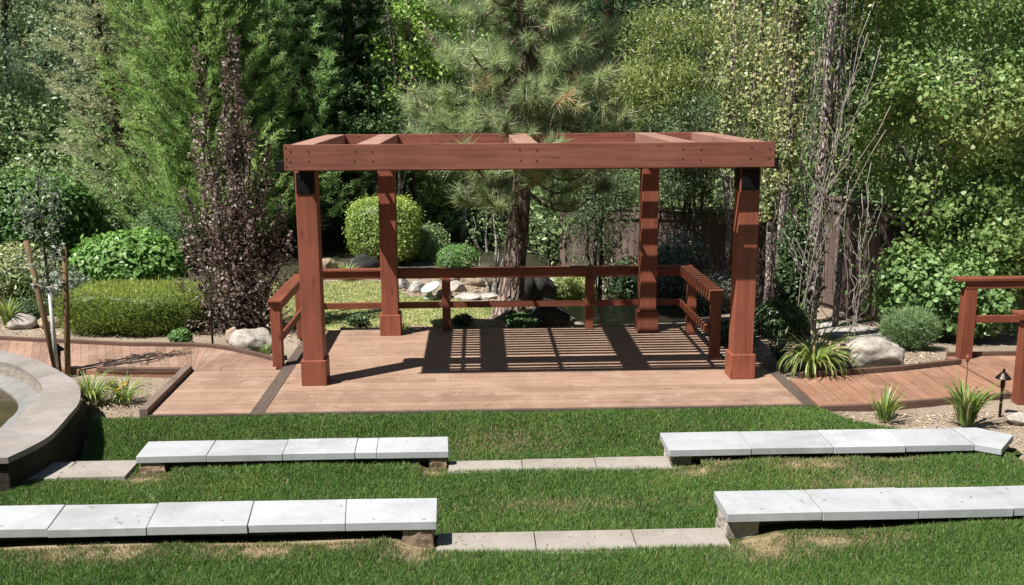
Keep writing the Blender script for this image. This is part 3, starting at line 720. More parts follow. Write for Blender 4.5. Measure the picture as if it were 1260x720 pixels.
for i in range(n):                                      # coping slabs with small joints
    a, b = np.array(outer[i]), np.array(outer[(i+1) % n]); c, d = np.array(inner[(i+1) % n]), np.array(inner[i])
    if i in (1, 2, 4, 7, 9, 12): pass
    if i > 2 and (i-2) % 7 == 0: a, d = a+(b-a)*.05, d+(c-d)*.05
    mb.prism([tuple(d), tuple(a), tuple(b), tuple(c)][::1], zc-.05, zc, [.3, .9, .5, .75, .1][((i-2)//7) % 5])
mb.build('coping', M['coping'], pool, 0)
mb = MB()
def inset(pts, k): c = np.mean(np.array(pts), 0); return [tuple(c+(np.array(p)-c)*k) for p in pts]
oo = inset(outer, .988)
for i in range(n):
    a, b = np.array(oo[i]), np.array(oo[(i+1) % n]); L_ = np.linalg.norm(b-a); m_ = max(1, int(L_/.32))
    for k in range(m_):
        for lv in range(3):
            p, q = a+(b-a)*k/m_, a+(b-a)*(k+1)/m_; t = unit(q-p)*(.004 if (i+lv) % 3 == 0 else 0); nn_ = np.array([(b-a)[1], -(b-a)[0]]); nn_ = unit(nn_)*.002*random.random()
            vs = [(*(p+t+nn_), -.30+lv*.165), (*(q-t+nn_), -.30+lv*.165), (*(q-t+nn_), -.30+lv*.165+.161), (*(p+t+nn_), -.30+lv*.165+.161)]
            vs2 = [(x-nn_[0]*0-unit(np.array([(b-a)[1], -(b-a)[0]]))[0]*.12, y-unit(np.array([(b-a)[1], -(b-a)[0]]))[1]*.12, z) for x, y, z in vs]
            mb.add(vs+vs2, [[0, 1, 2, 3], [7, 6, 5, 4], [1, 0, 4, 5], [2, 1, 5, 6], [3, 2, 6, 7], [0, 3, 7, 4]])
mb.build('wall', M['poolwall'], pool, 0)
mb = MB(); ii = inset(inner, 1.0)
for i in range(n):
    a, b = ii[i], ii[(i+1) % n]
    mb.add([(*a, zc-.05), (*b, zc-.05), (*b, -.12), (*a, -.12)], [[0, 1, 2, 3]], .5)
mb.build('inner_wall', M['rough'], pool, 0)
sh = inset(inner, .80); mb = MB()
for i in range(n):
    a, b, c, d = ii[i], ii[(i+1) % n], sh[(i+1) % n], sh[i]; mb.add([(*a, .10), (*b, .10), (*c, .065), (*d, .065)], [[0, 1, 2, 3]], .6)
    mb.add([(*d, .065), (*c, .065), (*c, -.3), (*d, -.3)], [[0, 1, 2, 3]], .6)
mb.build('plaster_shelf', M['poolshelf'], pool, 0)
def water_mat(name, c, rough, bs, bscale, stretch=(1, 1, 1)):
    m, nt, b = new_mat(name); v = objco(nt, stretch)
    g = noise(nt, v, bscale, 4, .6); col = ramp(nt, noise(nt, v, 3, 4), [(.3, sc(c, .6)), (.7, sc(c, 1.3))])
    nt.links.new(col, b.inputs['Base Color']); b.inputs['Roughness'].default_value = rough; b.inputs['Specular IOR Level'].default_value = .6
    bump(nt, b, g, bs, .03); return m
mb = MB(); cx, cy = np.mean(np.array(inner), 0); s2 = inset(inner, .815)
vs = [(cx, cy, .04)]+[(*p, .04) for p in s2]; mb.add(vs, [[0, 1+i, 1+(i+1) % n] for i in range(n)], .5)
mb.build('water', water_mat('murky_pool_water', (.055, .038, .02), .06, .25, 6), pool)

# ------------------------------------------------------------------ stone benches and paving slabs
def block_wall(parent, x0, x1, y0, y1, z0, z1, name='block_wall'):
    mb = MB(); x = x0
    while x < x1-.02:
        w = min(random.uniform(.27, .34), x1-x)
        if x1-(x+w) < .08: w = x1-x
        mb.box(x+.003, x+w-.003, y0+random.uniform(0, .012), y1, z0, z1); x += w
    return mb.build(name, M['block'], parent, .012)
def slabs(parent, xr, xf, yr, yf, z, th):
    for i in range(len(xr)-1):
        e = .002; mb = MB(); yj = random.uniform(-.008, .008); zj = random.uniform(-.003, .003)
        J = lambda: random.uniform(-.005, .005); a, b, c, d = (xf[i]+e, yf+yj+J()), (xf[i+1]-e, yf+yj+J()), (xr[i+1]-e, yr+yj*.4+J()), (xr[i]+e, yr+yj*.4+J())
        mb.prism([a, b, c, d], z-th, z+zj, None, [J()*.35 for _ in range(4)]); mb.build('seat_slab', M['slab'], parent, .004)
def rough_block(parent, x0, x1, y0, y1, z0, z1, seed, name='end_block', mat='rough'):
    bm = bmesh.new(); bmesh.ops.create_cube(bm, size=1); bmesh.ops.subdivide_edges(bm, edges=bm.edges[:], cuts=14, use_grid_fill=True)
    c = np.array([(x0+x1)/2, (y0+y1)/2, (z0+z1)/2]); s = np.array([x1-x0, y1-y0, z1-z0])
    q = np.array([v.co[:] for v in bm.verts])*s; fs = [[v.index for v in f.verts] for f in bm.faces]; bm.free()
    dsp = np.array([mnoise.fractal(Vector((p+c)*11+seed), 1, 2, 4) for p in q]); dsp2 = np.array([mnoise.fractal(Vector((p+c)*40+seed), 1, 2, 3) for p in q])
    q[:, 0] += np.where(np.abs(q[:, 0]) > s[0]*.49, np.sign(q[:, 0])*(dsp*.022+dsp2*.008), 0)
    q[:, 1] += np.where(np.abs(q[:, 1]) > s[1]*.49, np.sign(q[:, 1])*(dsp*.012), 0)
    return np_mesh(name, q+c, [np.array(fs)], M[mat], parent, np.full(len(fs), .9))
GB = 'low stone benches on the lawn'
t = thing('stone_bench', 'long white slab bench at the front left, nearest the camera', 'bench', (-2.9, -3.7, .16), GB)
xs = [-.832, -1.45, -2.075, -2.715, -3.34, -3.97, -4.6, -5.2]; slabs(t, [x-(.012 if x < -1 else .01) for x in xs][::-1], [x+(.03 if -3.4 < x < -1 else .0) for x in xs][::-1], -3.502, -3.892, .36, .058)
block_wall(t, -5.18, -1.06, -3.74, -3.58, -.2, .298); rough_block(t, -1.06, -.865, -3.88, -3.55, -.2, .299, 3, 'end_block', 'block')
t = thing('stone_bench', 'long white slab bench at the front right with a rough split end block', 'bench', (3.2, -3.67, .16), GB)
xs = [1.066, 1.70, 2.34, 2.98, 3.62, 4.26, 4.9, 5.5]; slabs(t, xs, xs, -3.487, -3.862, .36, .062)
block_wall(t, 1.30, 5.48, -3.71, -3.56, -.2, .295); rough_block(t, 1.085, 1.30, -3.815, -3.50, -.2, .296, 9)
t = thing('stone_bench', 'pale slab bench farther back on the left, its end by the dark pool wall', 'bench', (-2.1, -1.74, -.05), GB)
xs = [-.812, -1.423, -1.605, -2.21, -2.845, -3.43]; slabs(t, [x-.015 for x in xs][::-1], xs[::-1], -1.545, -1.912, .10, .06)
block_wall(t, -3.2, -.98, -1.79, -1.62, -.3, .038); rough_block(t, -3.405, -3.2, -1.906, -1.6, -.3, .039, 5, 'end_block', 'block'); rough_block(t, -.98, -.835, -1.90, -1.6, -.3, .039, 6, 'end_block', 'block')
t = thing('stone_bench', 'pale slab bench farther back on the right, bent at its far end', 'bench', (2.5, -1.76, -.05), GB)
xs = [1.052, 1.76, 2.47, 3.09, 3.69]; slabs(t, xs, xs, -1.537, -1.972, .10, .062)
mb = MB(); mb.prism([(3.697, -1.965), (3.865, -2.086), (4.147, -1.752), (3.915, -1.541), (3.697, -1.539)], .038, .10); mb.build('seat_slab', M['slab'], t, .006)
block_wall(t, 1.27, 3.7, -1.84, -1.62, -.3, .036); rough_block(t, 1.085, 1.27, -1.91, -1.58, -.3, .037, 12); mb = MB(); mb.prism([(3.70, -1.86), (3.82, -1.98), (4.03, -1.75), (3.9, -1.62), (3.7, -1.62)], -.3, .036); mb.build('end_block', M['block'], t, .01)
def paver(x0, x1, y0, y1, z, label, grp, sk=0):
    mb = MB(); mb.prism([(x0+.003, y0), (x1-.003, y0), (x1-.003+sk, y1), (x0+.003+sk, y1)], z-.29, z)
    o = mb.build('paving_slab', M['paver'], None, .004, origin=((x0+x1)/2, (y0+y1)/2, z-.29)); tag(o, label, 'paving slab', grp)
gp = 'paving slabs of the steps between benches'
paver(-.843, -.19, -4.0, -3.66, .17, 'grey paving slab beside the end of the front left bench', gp)
paver(-.19, .468, -4.0, -3.66, .17, 'middle grey paving slab in the front row, grass before and behind it', gp)
paver(.468, 1.085, -4.0, -3.66, .17, 'grey paving slab against the rough end block of the front right bench', gp)
paver(-.818, -.19, -2.07, -1.79, -.035, 'grey paving slab beside the right end of the back left bench', gp)
paver(-.19, .442, -2.06, -1.775, -.035, 'middle grey paving slab in the back row between the two far benches', gp)
paver(.442, 1.078, -2.05, -1.76, -.035, 'grey paving slab against the left end of the back right bench', gp)
paver(-4.02, -3.475, -2.06, -1.695, -.012, 'grey paving slab at the left end of the back left bench', gp, .0)
paver(-4.42, -4.02, -2.08, -1.71, -.012, 'half shaded paving slab beside the dark pool wall', gp, .03)

# clippings blown onto the slabs
g = np.random.default_rng(77); C = []
for (n, a, b, c, d, z) in ((16, -3.9, -.85, -3.88, -3.52, .366), (14, 1.1, 3.6, -3.85, -3.5, .366), (10, -3.4, -.83, -1.9, -1.56, .106), (10, 1.08, 3.9, -1.95, -1.55, .106), (36, -.84, 1.08, -3.99, -3.67, .174), (30, -.81, 1.07, -2.05, -1.78, -.031), (14, -4.3, -3.5, -2.05, -1.72, -.008)):
    C.append(np.stack([a+(b-a)*g.random(n), c+(d-c)*g.random(n)**(1.6 if z < .2 else 1), np.full(n, z)], 1))
C = np.concatenate(C); n = len(C); t = g.random(n)*6.28; D = np.stack([np.cos(t), np.sin(t), 0*t], 1)*(.006+.014*g.random(n))[:, None]; W = np.stack([-np.sin(t), np.cos(t), 0*t], 1)*.002
V = np.stack([C-D-W, C+D-W, C+D+W+[0, 0, .002], C-D+W+[0, 0, .002]], 1).reshape(-1, 3)
stuff(np_mesh('grass_clippings', V, [np.arange(4*n).reshape(n, 4)], M['grass'], None, .3+.7*g.random(n)), 'loose grass clippings on the bench slabs and paving slabs', 'grass clippings')
# ------------------------------------------------------------------ pergola
pg = thing('pergola', 'large red stained wooden pergola standing on the deck', 'pergola', (0, 1.45, 0))
ZT, ZB = 2.583, 2.331
def screw(parent, p, ax):
    mb = MB(); p = np.array(p, float); ax = np.array(ax, float); mb.tube([p-ax*.003, p+ax*.003], .0065, 8, .5); mb.build('screw', M['screw'], parent)
mb = MB(); mb.box(-2.44, 2.44, 0, .04, ZB, ZT, .8); fb = mb.build('front_beam', M['red_x'], pg, .004)
for cx in (-2.29, -1.655, -.03, 1.6, 2.29):
    for dx in (-.088, .088):
        for z in (2.415, 2.515): screw(fb, (cx+dx+random.uniform(-.01, .01), -.002, z+random.uniform(-.008, .008)), (0, 1, 0))
for z in (2.37, 2.45, 2.555): screw(fb, (-2.418, -.002, z), (0, 1, 0))
mb = MB(); mb.box(-2.44, 2.44, 2.86, 2.90, ZB, ZT-.016, .7); rb = mb.build('rear_beam', M['red_x'], pg, .004)
for px in (441, 531, 579, 713, 772): p = far(px, 171.5, 2.86); screw(rb, (p[0], 2.857, 2.545), (0, 1, 0))
for cx in (-2.322, -1.655, -.03, 1.6, 2.322):
    mb = MB(); mb.box(cx-.116, cx+.116, .042, 2.858, 2.392, ZT-.014); mb.build('cross_beam', M['red_y'], pg, .005)
for cx in (-1.975, -.855, .888):
    mb = MB(); mb.box(cx-.02, cx+.02, .042, 2.858, 2.393, 2.425); mb.build('joist', M['red_y'], pg, .003)
for k in range(1, 22):
    y = .0375+.1225*k
    if .44 < y < .70 or 2.61 < y: continue
    mb = MB(); mb.box(-2.42, 2.42, y-.033, y+.033, 2.352, 2.39); mb.build('slat', M['red_x'], pg, .003)
for y0, y1, xe in ((.45, .66, 2.62), (2.63, 2.85, 2.43)):
    mb = MB(); hx = xe-.12 if xe > 2.5 else xe; mb.box(-hx, hx, y0, y1, 2.29, 2.388); h = mb.build('header_beam', M['red_x'], pg, .004)
    if xe > 2.5:
        for s in (-1, 1): mb = MB(); mb.box(min(s*(xe-.118), s*xe), max(s*(xe-.118), s*xe), y0-.006, y1+.006, 2.285, 2.393); mb.build('end_cap', M['black'], h, .003)
def post(x, y, w, pw, front):
    mb = MB(); mb.box(x-w/2, x+w/2, y-w/2, y+w/2, .20, 2.288); p = mb.build('post', M['post'], pg, .006)
    mb = MB(); mb.box(x-pw/2, x+pw/2, y-pw/2, y+pw/2, .001, .275); mb.build('plinth', M['post'], p, .006)
    if front:
        bw = w*.86; mb = MB(); mb.box(x-bw/2, x+bw/2, y-w/2-.012, y-w/2-.001, 2.06, 2.28); br = mb.build('bracket', M['black'], p, .002)
        for dx in (-.05, .05):
            for z in (2.10, 2.23):
                mb = MB(); mb.tube([(x+dx, y-w/2-.022, z), (x+dx, y-w/2-.012, z)], .011, 6, .5); mb.build('bolt', M['screw'], br)
        mb = MB(); mb.box(x-w/2-.012, x-w/2-.001, y-bw/2, y+bw/2, 2.06, 2.28); mb.build('bracket', M['black'], p, .002)
post(-2.317, .545, .216, .268, True); post(2.323, .545, .216, .268, True)
post(-1.685, 2.742, .212, .268, False); post(1.661, 2.742, .212, .268, False)

# ------------------------------------------------------------------ railings
r = thing('railing', 'long low red wooden railing along the back edge of the deck', 'railing', (0, 2.94, 0))
mb = MB(); mb.box(-2.86, 2.30, 2.885, 3.02, .795, .824); mb.build('top_cap', M['rust_x'], r, .005)
mb = MB(); mb.box(-2.80, 2.24, 2.915, 2.952, .692, .793); mb.build('upper_rail', M['rust_x'], r, .004)
for x in (-.966, .925):
    mb = MB(); mb.box(x-.055, x+.055, 2.878, 2.962, -.03, .69); mb.build('post', M['rust_z'], r, .005)
for a, b in ((-2.80, -1.022), (-.91, .869), (.981, 2.14)):
    mb = MB(); mb.box(a, b, 2.905, 2.942, .297, .378); mb.build('lower_rail', M['rust_x'], r, .004)
r = thing('railing', 'short railing beside the purple leaved tree at the left end of the deck', 'railing', (-2.85, 2.0, 0))
mb = MB(); mb.box(-2.93, -2.765, 1.16, 2.88, .757, .786); mb.build('top_cap', M['rust_y'], r, .006)
mb = MB(); mb.box(-2.915, -2.80, 1.20, 1.315, -.06, .755); mb.build('post', M['rust_z'], r, .006)
mb = MB(); mb.box(-2.915, -2.80, 2.76, 2.875, -.06, .755); mb.build('post', M['rust_z'], r, .006)
mb = MB(); mb.box(-2.836, -2.798, 1.317, 2.758, .655, .755); mb.build('upper_rail', M['rust_y'], r, .004)
mb = MB(); mb.box(-2.836, -2.798, 1.317, 2.758, .285, .372); mb.build('lower_rail', M['rust_y'], r, .004)
r = thing('railing', 'short railing striped by slat shadows beside the right rear pergola post', 'railing', (2.19, 2.0, 0))
mb = MB(); mb.box(2.125, 2.285, 1.17, 2.88, .80, .829); mb.build('top_cap', M['rust_y'], r, .006)
mb = MB(); mb.box(2.15, 2.265, 1.205, 1.31, .001, .798); mb.build('post', M['rust_z'], r, .006)
mb = MB(); mb.box(2.15, 2.265, 2.50, 2.60, .001, .69); mb.build('post', M['rust_z'], r, .006)
mb = MB(); mb.box(2.125, 2.149, 1.205, 2.878, .692, .798); mb.build('upper_rail', M['rust_y'], r, .004)
mb = MB(); mb.box(2.112, 2.149, 1.25, 2.878, .297, .385); mb.build('lower_rail', M['rust_y'], r, .004)

# ------------------------------------------------------------------ footbridge at the right
b = thing('footbridge', 'red stained wooden footbridge with railings at the right edge', 'footbridge', (6.6, .4, 0))
mb = MB(); x = 4.965
while x < 8.6: mb.box(x, x+.136, -.33, 1.22, -.03, random.uniform(-.001, .003)); x += .141
mb.build('floor', M['ramp_y'], b, 0)
mb = MB(); mb.box(4.97, 8.6, 1.215, 1.25, -.3, .05); mb.build('kick_board', M['curb'], b, .004)
mb = MB(); mb.box(4.97, 8.6, -.37, -.335, -.3, -.002); mb.build('side_beam', M['rust_x'], b, .004)
for yy, xx in ((1.09, 5.055), (1.09, 6.9), (1.09, 8.45), (-.46, 4.90), (-.46, 6.7), (-.46, 8.45)):
    mb = MB(); mb.box(xx, xx+.15, yy, yy+.12, -.3, (.835 if yy > 0 else .80)); mb.build('post', M['rust_z'], b, .006)
mb = MB(); mb.box(4.96, 8.7, 1.06, 1.24, .925, .96); mb.build('top_cap', M['rust_x'], b, .006)
mb = MB(); mb.box(5.06, 8.6, 1.085, 1.125, .836, .923); mb.box(5.06, 8.6, 1.10, 1.14, .43, .515); mb.build('rail', M['rust_x'], b, .004)
mb = MB(); mb.box(4.83, 8.7, -.49, -.31, .865, .90); mb.build('top_cap', M['rust_x'], b, .006)
mb = MB(); mb.box(5.06, 8.6, -.44, -.40, .802, .863); mb.box(5.06, 8.44, -.42, -.38, .43, .515); mb.build('rail', M['rust_x'], b, .004)

# ------------------------------------------------------------------ fence beyond the creek
f = thing('fence', 'weathered brown board fence dappled with shade beyond the garden', 'fence', (4, 6.5, -.5))
pts = [(far(690, 258, 10.0), 0), (far(800, 258, 8.9), 0), (far(925, 262, 7.5), 0), (far(1012, 240, 5.95), 1), (far(1092, 240, 4.5), 1), (far(1230, 240, 5.6), 1)]
for i in range(5):
    (a, ka), (c, kc) = pts[i], pts[i+1]; a2, c2 = a[:2], c[:2]; L_ = np.linalg.norm(c2-a2); d = (c2-a2)/L_; nn_ = np.array([d[1], -d[0]])
    za, zc_ = (a[2], c[2]) if i != 2 else (a[2], a[2]+.2)
    if i > 2: za = zc_ = 1.38
    zb0 = -.95 if i < 3 else -.40
    mb = MB(); s = 0
    while s < L_-.02:
        w = min(.138, L_-s); u = s/L_; zt = za+(zc_-za)*u+random.uniform(-.008, .008); p = a2+d*s; q = a2+d*(s+w-.008); o = nn_*.02+nn_*random.uniform(0, .004)
        mb.prism([tuple(p), tuple(p+o), tuple(q+o), tuple(q)][::1], zb0, zt); s += w
    mb.build('panel', M['fence'], f, 0)
    mb = MB(); e = nn_*.01
    mb.bar((*(a2+e), za+.03), (*(c2+e), zc_+.03), .09, .035); mb.bar((*(a2+nn_*.045), za-.12), (*(c2+nn_*.045), zc_-.12), .04, .09)
    mb.build('cap_rail', M['fence'], f, 0)
    mb = MB(); mb.bar((*(a2+nn_*.045), zb0+.22), (*(c2+nn_*.045), zb0+.22), .04, .22); mb.build('kick_board', M['fence'], f, 0)
    mb = MB(); p = a2-nn_*.05; mb.box(p[0]-.05, p[0]+.05, p[1]-.05, p[1]+.05, zb0, za+.05); mb.build('post', M['fence'], f, 0)

# concrete walk in front of the right fence
mb = MB(); q = [on(1000, 393, -.3), on(1006, 404, -.27), on(1092, 432, -.2), on(1130, 440, -.2), on(1150, 420, -.25), on(1092, 404, -.28), on(1040, 392, -.3)]
q = [tuple(p[:2]) for p in q]
mb.add([(*p, zl(*p)+.03) for p in q]+[(*p, -.8) for p in q], [list(range(len(q)))]+[[i, i+7, (i+1) % 7+7, (i+1) % 7] for i in range(7)], .5)
structure(mb.build('walkway', stone('pale_concrete', [(.3, (.50, .47, .43)), (.7, (.66, .63, .59))], 3, .2, .8, .3, .004)))

# ------------------------------------------------------------------ garden lights
def path_light(base, h, label, hat=.075):
    t = thing('path_light', label, 'garden light', base, 'low garden path lights')
    mb = MB(); mb.lathe(base, [(.014, -.1), (.014, h*.80)], 10); mb.lathe(base, [(.022, h*.62), (.022, h*.80)], 12); mb.build('stem', M['bronze'], t, smooth=False)
    mb = MB(); mb.lathe(base, [(hat, h*.80), (hat*.98, h*.815), (hat*.42, h*.915), (.016, h*.935), (.010, h), (.002, h*1.01)], 20); mb.build('shade', M['bronze'], t, smooth=False)
p = on(1230, 513, -.06); path_light(p, far(1233, 454, p[1])[2]+.06, 'bronze hat shaped path light standing in sand by the footbridge', .072)
p = (on(88, 452, -.06)[0], 1.22, -.06); path_light(p, .36, 'small path light beside the wooden tree stakes', .07)
p = on(262, 427, -.03); path_light(p, .50, 'thin stemmed path light in front of the purple leaved tree', .06)

# ------------------------------------------------------------------ young tree tied to two stakes
Y0 = 1.14
def P0(px, py): return far(px, py, Y0)
for (b0, t0, lab, tie) in (((72, 452), (32, 296), 'leaning wooden stake on the left of the young staked tree', (43, 350)), ((81, 452), (79, 304), 'upright wooden stake on the right of the young staked tree', (79, 347))):
    pb, pt = P0(*b0), P0(*t0); pb[2] = -.25
    t = thing('tree_stake', lab, 'stake', pb, 'wooden tree stakes'); mb = MB(); mb.tube([pb, (pb+pt)/2+np.array([.006, 0, 0]), pt], [.033, .032, .030], 10, .6); mb.build('pole', M['stake'], t, smooth=True)
    q = P0(*tie); e = P0(61, 353); mb = MB(); mb.tube([q+np.array([-.036, -.01, .0]), q+np.array([0, -.04, .0]), q+np.array([.036, -.02, 0]), (q+e)/2+np.array([0, -.01, -.02]), e+np.array([0, -.03, 0])], .009, 6, .5)
    mb.tube([q+np.array([-.037, 0, 0]), q+np.array([0, .037, 0]), q+np.array([.037, 0, 0])], .009, 6, .5); mb.build('tie', M['tie'], t)
pb = P0(69, 450); pb[2] = -.1
g = np.random.default_rng(21); t = thing('young_tree', 'slim young tree with grey green leaves and a white painted trunk', 'tree', pb)
mid = P0(60, 352); top = P0(47, 236); mb = MB(); mb.tube([pb, P0(65, 400), P0(61, 356)], [.026, .024, .02], 10, .5); mb.build('trunk_guard', M['white_guard'], t, smooth=True)
mb = MB(); tr_ = [mid, P0(56, 320), P0(52, 285), top]; mb.tube(tr_, [.018, .014, .010, .004], 8, .5); C = []
for i in range(50):
    u = g.random()*1.25-.25; p = mid+(top-mid)*u; a = g.random()*6.28; l = .12+.26*(1-u)*g.random()+.05; e = p+np.array([math.cos(a)*l, math.sin(a)*l*.8, .1+.15*g.random()]); mb.tube([p, (p+e)/2+np.array([0, 0, .02]), e], [.005, .004, .002], 4, .5); C += [e, (p+e)/2, p+(e-p)*.75]
mb.build('trunk', M['bark_grey'], t, smooth=True); fo = Fol(); clumps(g, C, .085, 5, .05, .03, fo, .6, .8, .3); fo.build('crown', L['greyleaf'], t)
# ------------------------------------------------------------------ clipped shrubs, hedges
def X(px, y): return far(px, 300, y)[0]
def Zy(py, y, px=630): return far(px, py, y)[2]
def S(y): return F_PX/((y-CAM[1])*math.cos(PITCH)+1.0)*1.0     # pixels per metre at depth y, roughly
gr = 'clipped shrubs of the garden'
Y = 3.55; cx = X(162, Y); zb_, zt_ = -.06, Zy(349, Y-.2)
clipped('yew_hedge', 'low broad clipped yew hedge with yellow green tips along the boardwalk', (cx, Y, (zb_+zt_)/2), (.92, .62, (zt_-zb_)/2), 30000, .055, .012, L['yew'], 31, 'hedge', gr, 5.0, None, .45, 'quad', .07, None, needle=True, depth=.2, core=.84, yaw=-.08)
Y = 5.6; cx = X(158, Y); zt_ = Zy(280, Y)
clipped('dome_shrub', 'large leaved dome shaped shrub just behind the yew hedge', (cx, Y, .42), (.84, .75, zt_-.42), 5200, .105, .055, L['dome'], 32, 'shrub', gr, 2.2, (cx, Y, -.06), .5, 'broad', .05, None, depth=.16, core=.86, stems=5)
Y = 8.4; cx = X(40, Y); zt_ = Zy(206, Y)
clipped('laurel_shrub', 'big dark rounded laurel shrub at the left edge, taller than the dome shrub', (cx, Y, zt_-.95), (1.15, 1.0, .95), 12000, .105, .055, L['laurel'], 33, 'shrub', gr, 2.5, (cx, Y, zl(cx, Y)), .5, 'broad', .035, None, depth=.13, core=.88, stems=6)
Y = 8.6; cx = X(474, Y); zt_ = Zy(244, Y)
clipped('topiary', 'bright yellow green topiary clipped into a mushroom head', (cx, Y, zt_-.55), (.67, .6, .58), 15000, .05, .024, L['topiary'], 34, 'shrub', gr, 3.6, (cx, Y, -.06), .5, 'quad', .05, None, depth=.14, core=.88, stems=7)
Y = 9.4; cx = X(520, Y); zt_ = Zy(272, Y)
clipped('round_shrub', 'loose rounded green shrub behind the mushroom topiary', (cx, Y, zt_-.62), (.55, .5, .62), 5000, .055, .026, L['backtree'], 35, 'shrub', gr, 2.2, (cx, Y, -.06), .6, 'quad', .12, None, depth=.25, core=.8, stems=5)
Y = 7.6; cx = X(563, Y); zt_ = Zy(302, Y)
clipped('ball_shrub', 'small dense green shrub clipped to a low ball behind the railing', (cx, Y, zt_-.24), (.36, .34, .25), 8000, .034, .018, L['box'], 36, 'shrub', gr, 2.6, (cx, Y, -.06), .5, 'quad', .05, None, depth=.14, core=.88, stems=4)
for (px, py, y, rx, h, lm, lab, nm, nl, ln, wd, sd) in (
    (20, 302, 4.9, .60, .80, 'cream', 'pale variegated bush at the left edge under the big laurel', 'variegated_bush', 3200, .075, .03, 41),
    (70, 330, 4.8, .42, .72, 'greyleaf', 'grey green bush behind the leaning tree stake', 'grey_bush', 2400, .06, .028, 42),
    (45, 365, 4.3, .62, .42, 'darkbush', 'dark low spreading ground cover behind the rounded left boulder', 'ground_cover_bush', 3600, .05, .02, 43),
    (203, 252, 8.2, .70, .95, 'feather', 'light green airy bush between the dome shrub and the purple tree', 'airy_bush', 5000, .055, .02, 44),
    (135, 222, 10.0, .75, 1.4, 'backtree', 'broad leafy bush behind the dome shrub and right of the laurel', 'leafy_bush', 4500, .075, .035, 45),
    (214, 405, 2.45, .15, .19, 'box', 'tiny round green shrub by the boardwalk in front of the yew hedge', 'small_shrub', 1300, .035, .02, 46),
    (436, 394, 3.45, .16, .16, 'darkbush', 'small dark bush just behind the left part of the deck railing', 'small_bush', 900, .04, .022, 47),
    (568, 390, 3.4, .14, .18, 'darkbush', 'small dark bush beside the left post of the back railing', 'small_bush', 900, .04, .022, 48),
    (643, 387, 3.25, .25, .22, 'vinedark', 'dark leafy bush at the foot of the pine trunk', 'leafy_bush', 1300, .065, .035, 49),
    (832, 286, 6.3, .62, 1.05, 'gloss', 'mounded shrub with silvery glossy leaves in front of the back fence', 'glossy_shrub', 4200, .085, .035, 50),
    (880, 335, 5.2, .5, .85, 'gloss', 'sparse dark glossy shrub behind the right railing', 'glossy_shrub', 1800, .08, .035, 51),
    (1128, 380, 2.05, .36, .62, 'feather', 'feathery grey green shrub left of the footbridge', 'feathery_shrub', 5200, .06, .010, 52),
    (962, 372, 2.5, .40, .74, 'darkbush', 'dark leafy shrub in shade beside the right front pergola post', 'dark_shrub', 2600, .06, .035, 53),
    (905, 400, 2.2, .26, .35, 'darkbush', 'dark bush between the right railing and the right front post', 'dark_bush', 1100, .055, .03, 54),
    (700, 338, 6.6, .42, .5, 'willow', 'leafy green bush behind the white pond boulders', 'leafy_bush', 1800, .075, .035, 56),
    (984, 262, 2.95, .30, 1.1, 'darkbush', 'tall dark ivy mass wrapped round the foot of the poplars', 'ivy_bush', 4200, .06, .045, 57),
    (775, 318, 7.2, .45, .6, 'darkbush', 'dark bush below the dappled fence behind the right rear post', 'dark_bush', 1800, .07, .035, 55)):
    x_ = X(px, y); zg = zl(x_, y); zt_ = far(px, py, y)[2]; hz = max(.08, (zt_-zg)/2); d = .5 if nm == 'glossy_shrub' else .32
    clipped(nm, lab, (x_, y, zg+hz*1.02), (rx, rx*.85, hz), nl, ln, wd, L[lm], sd, 'bush' if 'bush' in nm else 'shrub', None, 2.1, (x_, y, zg), .75, 'quad', .16, zg-.02, depth=d, core=.62 if nl > 1500 else .6, stems=3, up=.5, needle=(nm == 'feathery_shrub'))

